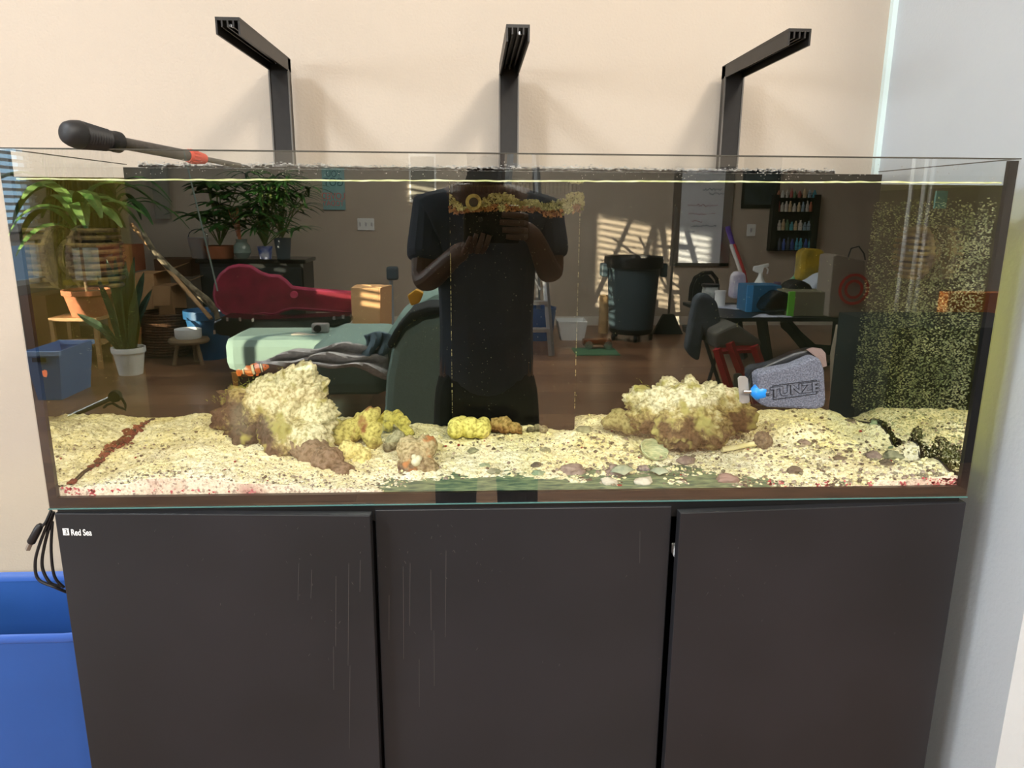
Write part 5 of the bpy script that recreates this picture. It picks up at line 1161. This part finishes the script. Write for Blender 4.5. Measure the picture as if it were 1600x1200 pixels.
crate('yellow_shelf', 98, 438, 160, 446, 6.35, .35, 'thin yellow shelf board holding the white bag', mat('shelf_yellow', '#c9b94a', .6))
b = MB(); vbox(b, 233, 250, 266, 342, 7.45, .06); tag(obj('pale_board', b, mat('board_pale', '#8f8b82', .7), bevel=.004), 'plain pale board against the far wall left of the houseplants', 'board')
tag(obj('bamboo_pole', MB().tube([V(205, 350, 5.6), V(262, 420, 5.5), V(330, 498, 5.3)], .018, 8), WOODL, smooth=True), 'straight bamboo pole leaning out of the blue planter', 'pole')
r = random.Random(6); pts = [V(x, y_, 5.5) for x, y_ in ((222, 362), (240, 392), (262, 416), (285, 437), (305, 455), (322, 468), (334, 482), (340, 500))]
tag(obj('bent_branch', MB().tube(pts, [.022, .026, .028, .03, .032, .034, .034, .03], 8), mat('bark_pale', '#9c9078', .9, col2='#5c5444', scale=20, bump=.8), smooth=True), 'knobbly bent branch rising from the blue planter', 'branch')
q = VF(325, 562); tag(obj('blue_planter', MB().lathe([(0, 0), (.14, 0), (.19, .36), (.21, .37), (.21, .44), (.18, .44), (.17, .4), (0, .4)], (q.x, q.y-.1, 0), 30), mat('planter_blue', '#2d5f8c', .35), smooth=True), 'glazed blue planter at the end of the guitar case', 'planter')
q = VF(292, 572); d0 = -q.y; t = empty('low_stool', (q.x, q.y, 0)); tag(t, 'low rustic wooden stool with a white bowl on it', 'stool'); zs = V(290, 531, d0).z; b = MB()
obj('stool_seat', MB().lathe([(0, zs-.04), (.16, zs-.04), (.17, zs-.02), (.16, zs), (0, zs)], (q.x, q.y-.1, 0), 24), mat('stool_wood', '#8a7458', .8), t, smooth=True)
for k in range(3): a_ = 2*PI*k/3+.5; obj('leg', MB().tube([(q.x+.09*math.cos(a_), q.y-.1+.09*math.sin(a_), zs-.03), (q.x+.14*math.cos(a_), q.y-.1+.14*math.sin(a_), 0)], .018, 8), _m['stool_wood'], t, smooth=True)
tag(obj('white_bowl', MB().lathe([(0, 0), (.10, 0), (.11, .015), (.11, .08), (.10, .08), (.098, .02), (0, .02)], (q.x, q.y-.1, zs), 28), WHT, smooth=True), 'round white bowl on the low wooden stool', 'bowl')
q = VF(180, 650); t = empty('caster_rod', q); d0 = 3.3; tag(t, 'black rod with a round hub and wire hook near the left glass', 'rod')
obj('rod', MB().tube([V(108, 652, d0), V(182, 618, d0)], .016, 10), mat('rod_metal', '#5a5a56', .3, metal=.6), t, smooth=True); obj('hub', MB().lathe([(0, -.02), (.034, -.02), (.038, 0), (.034, .02), (0, .02)], V(180, 619, d0), 20, 'Y'), BLKP, t, smooth=True)
obj('hook', MB().tube([V(x, y_, d0) for x, y_ in ((190, 622), (196, 632), (196, 640), (186, 636), (176, 630), (168, 632), (162, 637))], .008, 8), BLKP, t, smooth=True)
tag(obj('blind_cord', MB().tube([V(x, y_, 2.2) for x, y_ in ((287, 235), (300, 290), (322, 380), (340, 455))], .0032, 6), mat('cord_pale', '#9fb8b4', .5), smooth=True), 'thin pale cord hanging slantwise in front of the houseplants', 'cord')
# --- table and clutter
d0 = 4.9; q = V(1200, 500, d0); t = empty('folding_table', (q.x, q.y, 0)); tag(t, 'black table with crossed legs covered in bottles, boxes and bags', 'table')
BT = mat('table_black', '#1a1d1e', .4); zt3 = V(1200, 497, d0).z
cor = [V(1130, 497, d0), V(1345, 500, d0), V(1345, 460, d0+.9), V(1068, 456, d0+1.1)]
b = MB(); b.prism([(c_.x, c_.y, zt3) for c_ in cor], (0, 0, -.03)); obj('tabletop', b, BT, t)
for pts in ([(1190, 500), (1205, 600)], [(1225, 500), (1275, 560), (1310, 600)], [(1310, 500), (1305, 560), (1290, 610)], [(1150, 490), (1160, 560)]):
    obj('leg', MB().tube([Vector((V(x, y_, d0+.3).x, -d0-.3, min(zt3-.03, V(x, y_, d0+.3).z))) for x, y_ in pts], .05, 4), BT, t)
obj('cross_brace', MB().tube([V(1225, 505, d0+.35), V(1270, 545, d0+.35), V(1310, 548, d0+.35)], .045, 4), BT, t)
def tt(px, dd=.3): q = V(px, 480, d0+dd); q.z = zt3; return q
def lbl(o, l, c_): return tag(o, l, c_)
def bottle(name, px, dd, rr_, h_, m, label, capm=None, neck=.4, cat='bottle'):
    q = tt(px, dd); t = empty(name, q); tag(t, label, cat); obj('bottle_body', MB().lathe([(0, 0), (rr_, 0), (rr_, h_*.68), (rr_*neck, h_*.82), (rr_*neck, h_*.9), (0, h_*.9)], q, 20), m, t, smooth=True)
    obj('cap', MB().lathe([(0, h_*.88), (rr_*neck*1.15, h_*.88), (rr_*neck*1.15, h_), (0, h_)], q, 16), capm or WHT, t, smooth=True)
bottle('supplement_jar', 1108, .85, .075, .20, mat('jar_label', '#c8d0d0', .5, col2='#20282c', scale=9), 'black and white jar with a dark lid on the table end', BLKP, .98, 'jar')
bottle('pill_bottle', 1124, .75, .048, .15, WHT, 'small white pill bottle beside the dark lidded jar', None, .95)
bottle('white_jug', 1196, .75, .085, .22, mat('jug_white', '#c9ced0', .5), 'white squat bottle behind the blue box, left of its twin', mat('cap_mauve', '#7a5f7c', .5), .4)
bottle('white_jug', 1211, .85, .075, .22, _m['jug_white'], 'white squat bottle behind the blue box, right of its twin', _m['cap_mauve'], .4)
bottle('soda_bottle', 1241, .8, .065, .36, mat('soda_green', '#2a9a5c', .3, col2='#c4d8cc', scale=7), 'clear soda bottle with a green label on the table', mat('cap_blue2', '#bcd0d8', .4), .4)
q = tt(1184, .9); t = empty('spray_bottle', q); tag(t, 'white trigger spray bottle standing on the table', 'spray bottle')
obj('bottle_body', MB().lathe([(0, 0), (.06, 0), (.065, .1), (.055, .2), (.02, .27), (.02, .3), (0, .3)], q, 20), WHT, t, smooth=True)
b = MB(); b.prism([q+Vector((-.065, 0, .36)), q+Vector((.075, 0, .39)), q+Vector((.075, 0, .36)), q+Vector((.03, 0, .35)), q+Vector((.02, 0, .3)), q+Vector((-.03, 0, .3)), q+Vector((-.07, 0, .32))], (0, -.03, 0)); obj('trigger_head', b, WHT, t, bevel=.004)
obj('trigger', MB().tube([q+Vector((.05, -.015, .36)), q+Vector((.075, -.015, .33)), q+Vector((.07, -.015, .29))], .008, 6), WHT, t)
def tbox(name, px0, py0, px1, dd, th, m, label, stripe=None, cat='box'):
    a, c_ = V(px0, py0, d0+dd), V(px1, py0, d0+dd); t = empty(name, ((a.x+c_.x)/2, a.y, zt3)); tag(t, label, cat)
    obj('box_body', MB().box((a.x, a.y, zt3+.002), (c_.x, a.y-th, a.z)), m, t, bevel=.004)
    if stripe: obj('stripe', MB().box((a.x-.002, a.y+.002, zt3+.002), (a.x+.05, a.y-.02, a.z+.001)), stripe, t)
tbox('blue_carton', 1169, 446, 1222, .35, .25, mat('carton_blue', '#2f6f9c', .5), 'blue carton with a bright blue end on the table', mat('bright_blue', '#4aa4e8', .5))
tbox('grey_carton', 1234, 456, 1296, .08, .35, mat('carton_grey', '#7c7a66', .7), 'grey brown carton with a green tape strip at the table front', mat('tape_green', '#78d04a', .5))
def sack(name, pts, dd, th, m, label, cat='bag', bev=.03):
    b = MB(); vpoly(b, pts, d0+dd, th); return tag(obj(name, b, m, bevel=bev), label, cat)
sack('yellow_bag', [(1252, 440), (1255, 395), (1263, 388), (1288, 390), (1291, 398), (1290, 440)], .6, .18, mat('bag_yellow', '#b99a2c', .35, col2='#8a7a2c', scale=8), 'glossy yellow snack bag with a white top standing on the table')
sack('white_sack', [(1262, 455), (1275, 442), (1290, 432), (1302, 428), (1310, 440), (1312, 460)], .35, .3, mat('sack_white', '#c4d0e4', .8), 'crumpled white plastic sack behind the grey carton')
sack('black_cloth', [(1228, 458), (1240, 445), (1255, 438), (1268, 445), (1276, 460)], .3, .25, BLKP, 'crumpled black bag on the table between blue and grey cartons')
sack('detergent_bag', [(1141, 466), (1145, 432), (1150, 424), (1166, 426), (1168, 440), (1163, 468)], .6, .1, mat('bag_lilac', '#c8c0dc', .4, col2='#e8e8f0', scale=9), 'lilac and white plastic pouch standing on the table')
sack('black_case', [(1196, 482), (1205, 468), (1222, 456), (1234, 458), (1236, 486), (1200, 490)], .1, .25, BLKG, 'black angular case at the table front beside the grey carton')
b = MB(); vpoly(b, [(1293, 495), (1302, 400), (1310, 398), (1352, 408), (1352, 500)], d0+.0, .25); t = empty('paper_bag', tt(1320, 0)); tag(t, 'large paper shopping bag printed with red rings standing on the table', 'bag')
obj('bag_body', b, mat('bag_paper', '#8f857a', .7), t, bevel=.01)
RRM = mat('ring_red', '#b8302c', .6)
def rings(t_, px, py, dd, radii, w_):
    c_ = V(px, py, dd)
    for rr_ in radii:
        b = MB(); b.lathe([(max(.0, rr_-w_), 0), (rr_, 0), (rr_, .003), (max(.0, rr_-w_), .003), (max(.0, rr_-w_), 0)], c_, 40, 'Y', caps=False); obj('printed_ring', b, RRM, t_)
rings(t, 1334, 452, d0-.012, (.13, .08), .022)
obj('bag_handle', MB().tube([V(x, y_, d0+.05) for x, y_ in ((1325, 402), (1330, 388), (1342, 385), (1350, 396), (1352, 406))], .006, 6), CB, t)
t = empty('paper_bag', V(1345, 640, 4.0)); tag(t, 'lower pale shopping bag with a red ring print beside the table', 'bag')
b = MB(); vpoly(b, [(1322, 512), (1352, 516), (1350, 590), (1340, 604), (1312, 650), (1312, 560)], 4.0, .15); obj('bag_body', b, mat('bag_pale', '#a8a090', .7), t); rings(t, 1335, 555, 3.99, (.075, .04), .018)
b = MB(); b.prism([(V(1176, 495, d0).x, -d0-.02, zt3+.003), (V(1240, 498, d0).x, -d0-.02, zt3+.003), (V(1230, 492, d0+.2).x, -d0-.25, zt3+.003), (V(1190, 490, d0+.2).x, -d0-.22, zt3+.003)], (0, 0, .003)); tag(obj('loose_papers', b, mat('paper_blue', '#c4cce0', .7)), 'loose white papers at the front edge of the table', 'paper')
b = MB(); b.prism([(V(1078, 459, d0+1).x, -d0-.95, zt3+.003), (V(1160, 461, d0+1).x, -d0-.8, zt3+.003), (V(1150, 470, d0+.6).x, -d0-.5, zt3+.003), (V(1100, 465, d0+.8).x, -d0-.7, zt3+.003)], (0, 0, .004)); tag(obj('newspaper', b, _m['paper_blue']), 'open newspaper lying at the far end of the table', 'paper')
t = empty('folding_chair', VF(1098, 560)); tag(t, 'black curved-back chair behind the table end', 'chair')
pts = [V(x, y_, 6.2) for x, y_ in ((1078, 470), (1080, 448), (1086, 434), (1098, 427), (1112, 426), (1120, 436), (1122, 460))]
obj('chair_back', MB().tube(pts, .02, 8), BLKP, t, smooth=True); b = MB(); vpoly(b, [(1082, 466), (1084, 446), (1092, 433), (1106, 429), (1116, 440), (1118, 466)], 6.25, .03); obj('back_panel', b, mat('chair_slate', '#2c3234', .6), t)
for x in (1082, 1116): obj('leg', MB().tube([V(x, 466, 6.2), (V(x, 466, 6.2).x, -6.2, 0)], .015, 6), BLKP, t)
t = empty('jacket_chair', VF(1110, 600)); tag(t, 'metal folding chair carrying the denim jacket before the table', 'chair'); q = V(1110, 500, 4.3)
for x0_, x1_ in ((1098, 1125), (1130, 1100), (1145, 1165)): obj('leg', MB().tube([V(x0_, 520, 4.3), Vector((V(x1_, 600, 4.3).x, -4.25, 0))], .014, 8), mat('chair_steel', '#5e6264', .4, metal=.6), t, smooth=True)
b = MB(); vpoly(b, [(1088, 520), (1150, 520), (1160, 532), (1090, 532)], 4.15, .4); obj('chair_seat', b, mat('seat_black', '#1f2022', .6), t, bevel=.01)
b = MB(); vpoly(b, [(1072, 545), (1080, 500), (1086, 468), (1096, 458), (1108, 460), (1122, 472), (1128, 505), (1126, 540), (1112, 535), (1100, 520), (1094, 565), (1084, 562)], 4.1, .1); tag(obj('denim_jacket', b, mat('denim_grey', '#4a525c', .95, var=.15, scale=12), bevel=.03), 'grey denim jacket hanging over the chair by the table', 'jacket')
t = empty('red_stool', VF(1150, 620)); tag(t, 'red wooden framed stool in front of the table legs', 'stool'); RD = mat('stool_red', '#a5242c', .5)
for a_, c_ in (((1120, 545), (1150, 640)), ((1140, 535), (1180, 640)), ((1178, 540), (1200, 600))): obj('leg', MB().tube([V(*a_, 3.9), V(*c_, 3.9)], .032, 4), RD, t)
obj('cross_bar', MB().tube([V(1118, 548, 3.92), V(1180, 545, 3.92)], .028, 4), RD, t)
b = MB(); vpoly(b, [(1118, 520), (1150, 505), (1190, 532), (1192, 542), (1150, 540), (1120, 548)], 3.9, .3); tag(obj('grey_bag', b, mat('bag_grey', '#5c5a56', .9, var=.2, scale=8), bevel=.03), 'grey and red cloth bag slumped on the red stool', 'bag')
# kitchen side: dark counter with an orange wooden end panel
t = empty('kitchen_counter', V(1450, 650, 2.6)); tag(t, 'dark kitchen counter with an orange wood panel at the right', 'counter')
b = MB(); a, c_ = V(1400, 492, 2.6), V(1640, 650, 2.6); b.box((a.x, -2.6, 0), (min(c_.x, RX-.1), -3.2, V(1450, 512, 2.6).z)); obj('counter_body', b, mat('counter_dark', '#1d2b30', .5), t)
a, c_ = V(1468, 455, 3.4), V(1600, 505, 3.4); obj('wood_panel', MB().box((a.x, -3.3, .3), (c_.x, -3.4, a.z)), mat('panel_orange', '#f08a3c', .5, col2='#e07c34', scale=3), t)
for x, lb in ((1432, 'slim white post of the kitchen side, nearest the paper bag'), (1452, 'slim white post of the kitchen side, middle of three'), (1463, 'slim white post of the kitchen side, nearest the orange panel')): tag(obj('wall_rail', MB().tube([V(x, 230, 5.2), Vector((V(x, 230, 5.2).x, -5.2, 0))], .018, 6), WHT), lb, 'post', 'white posts of the kitchen side')
b = MB(); vbox(b, 1464, 298, 1478, 326, 5.0, .02); tag(obj('teal_card', b, mat('card_teal', '#9fdcd8', .6)), 'pale teal card fixed between the kitchen posts', 'card')
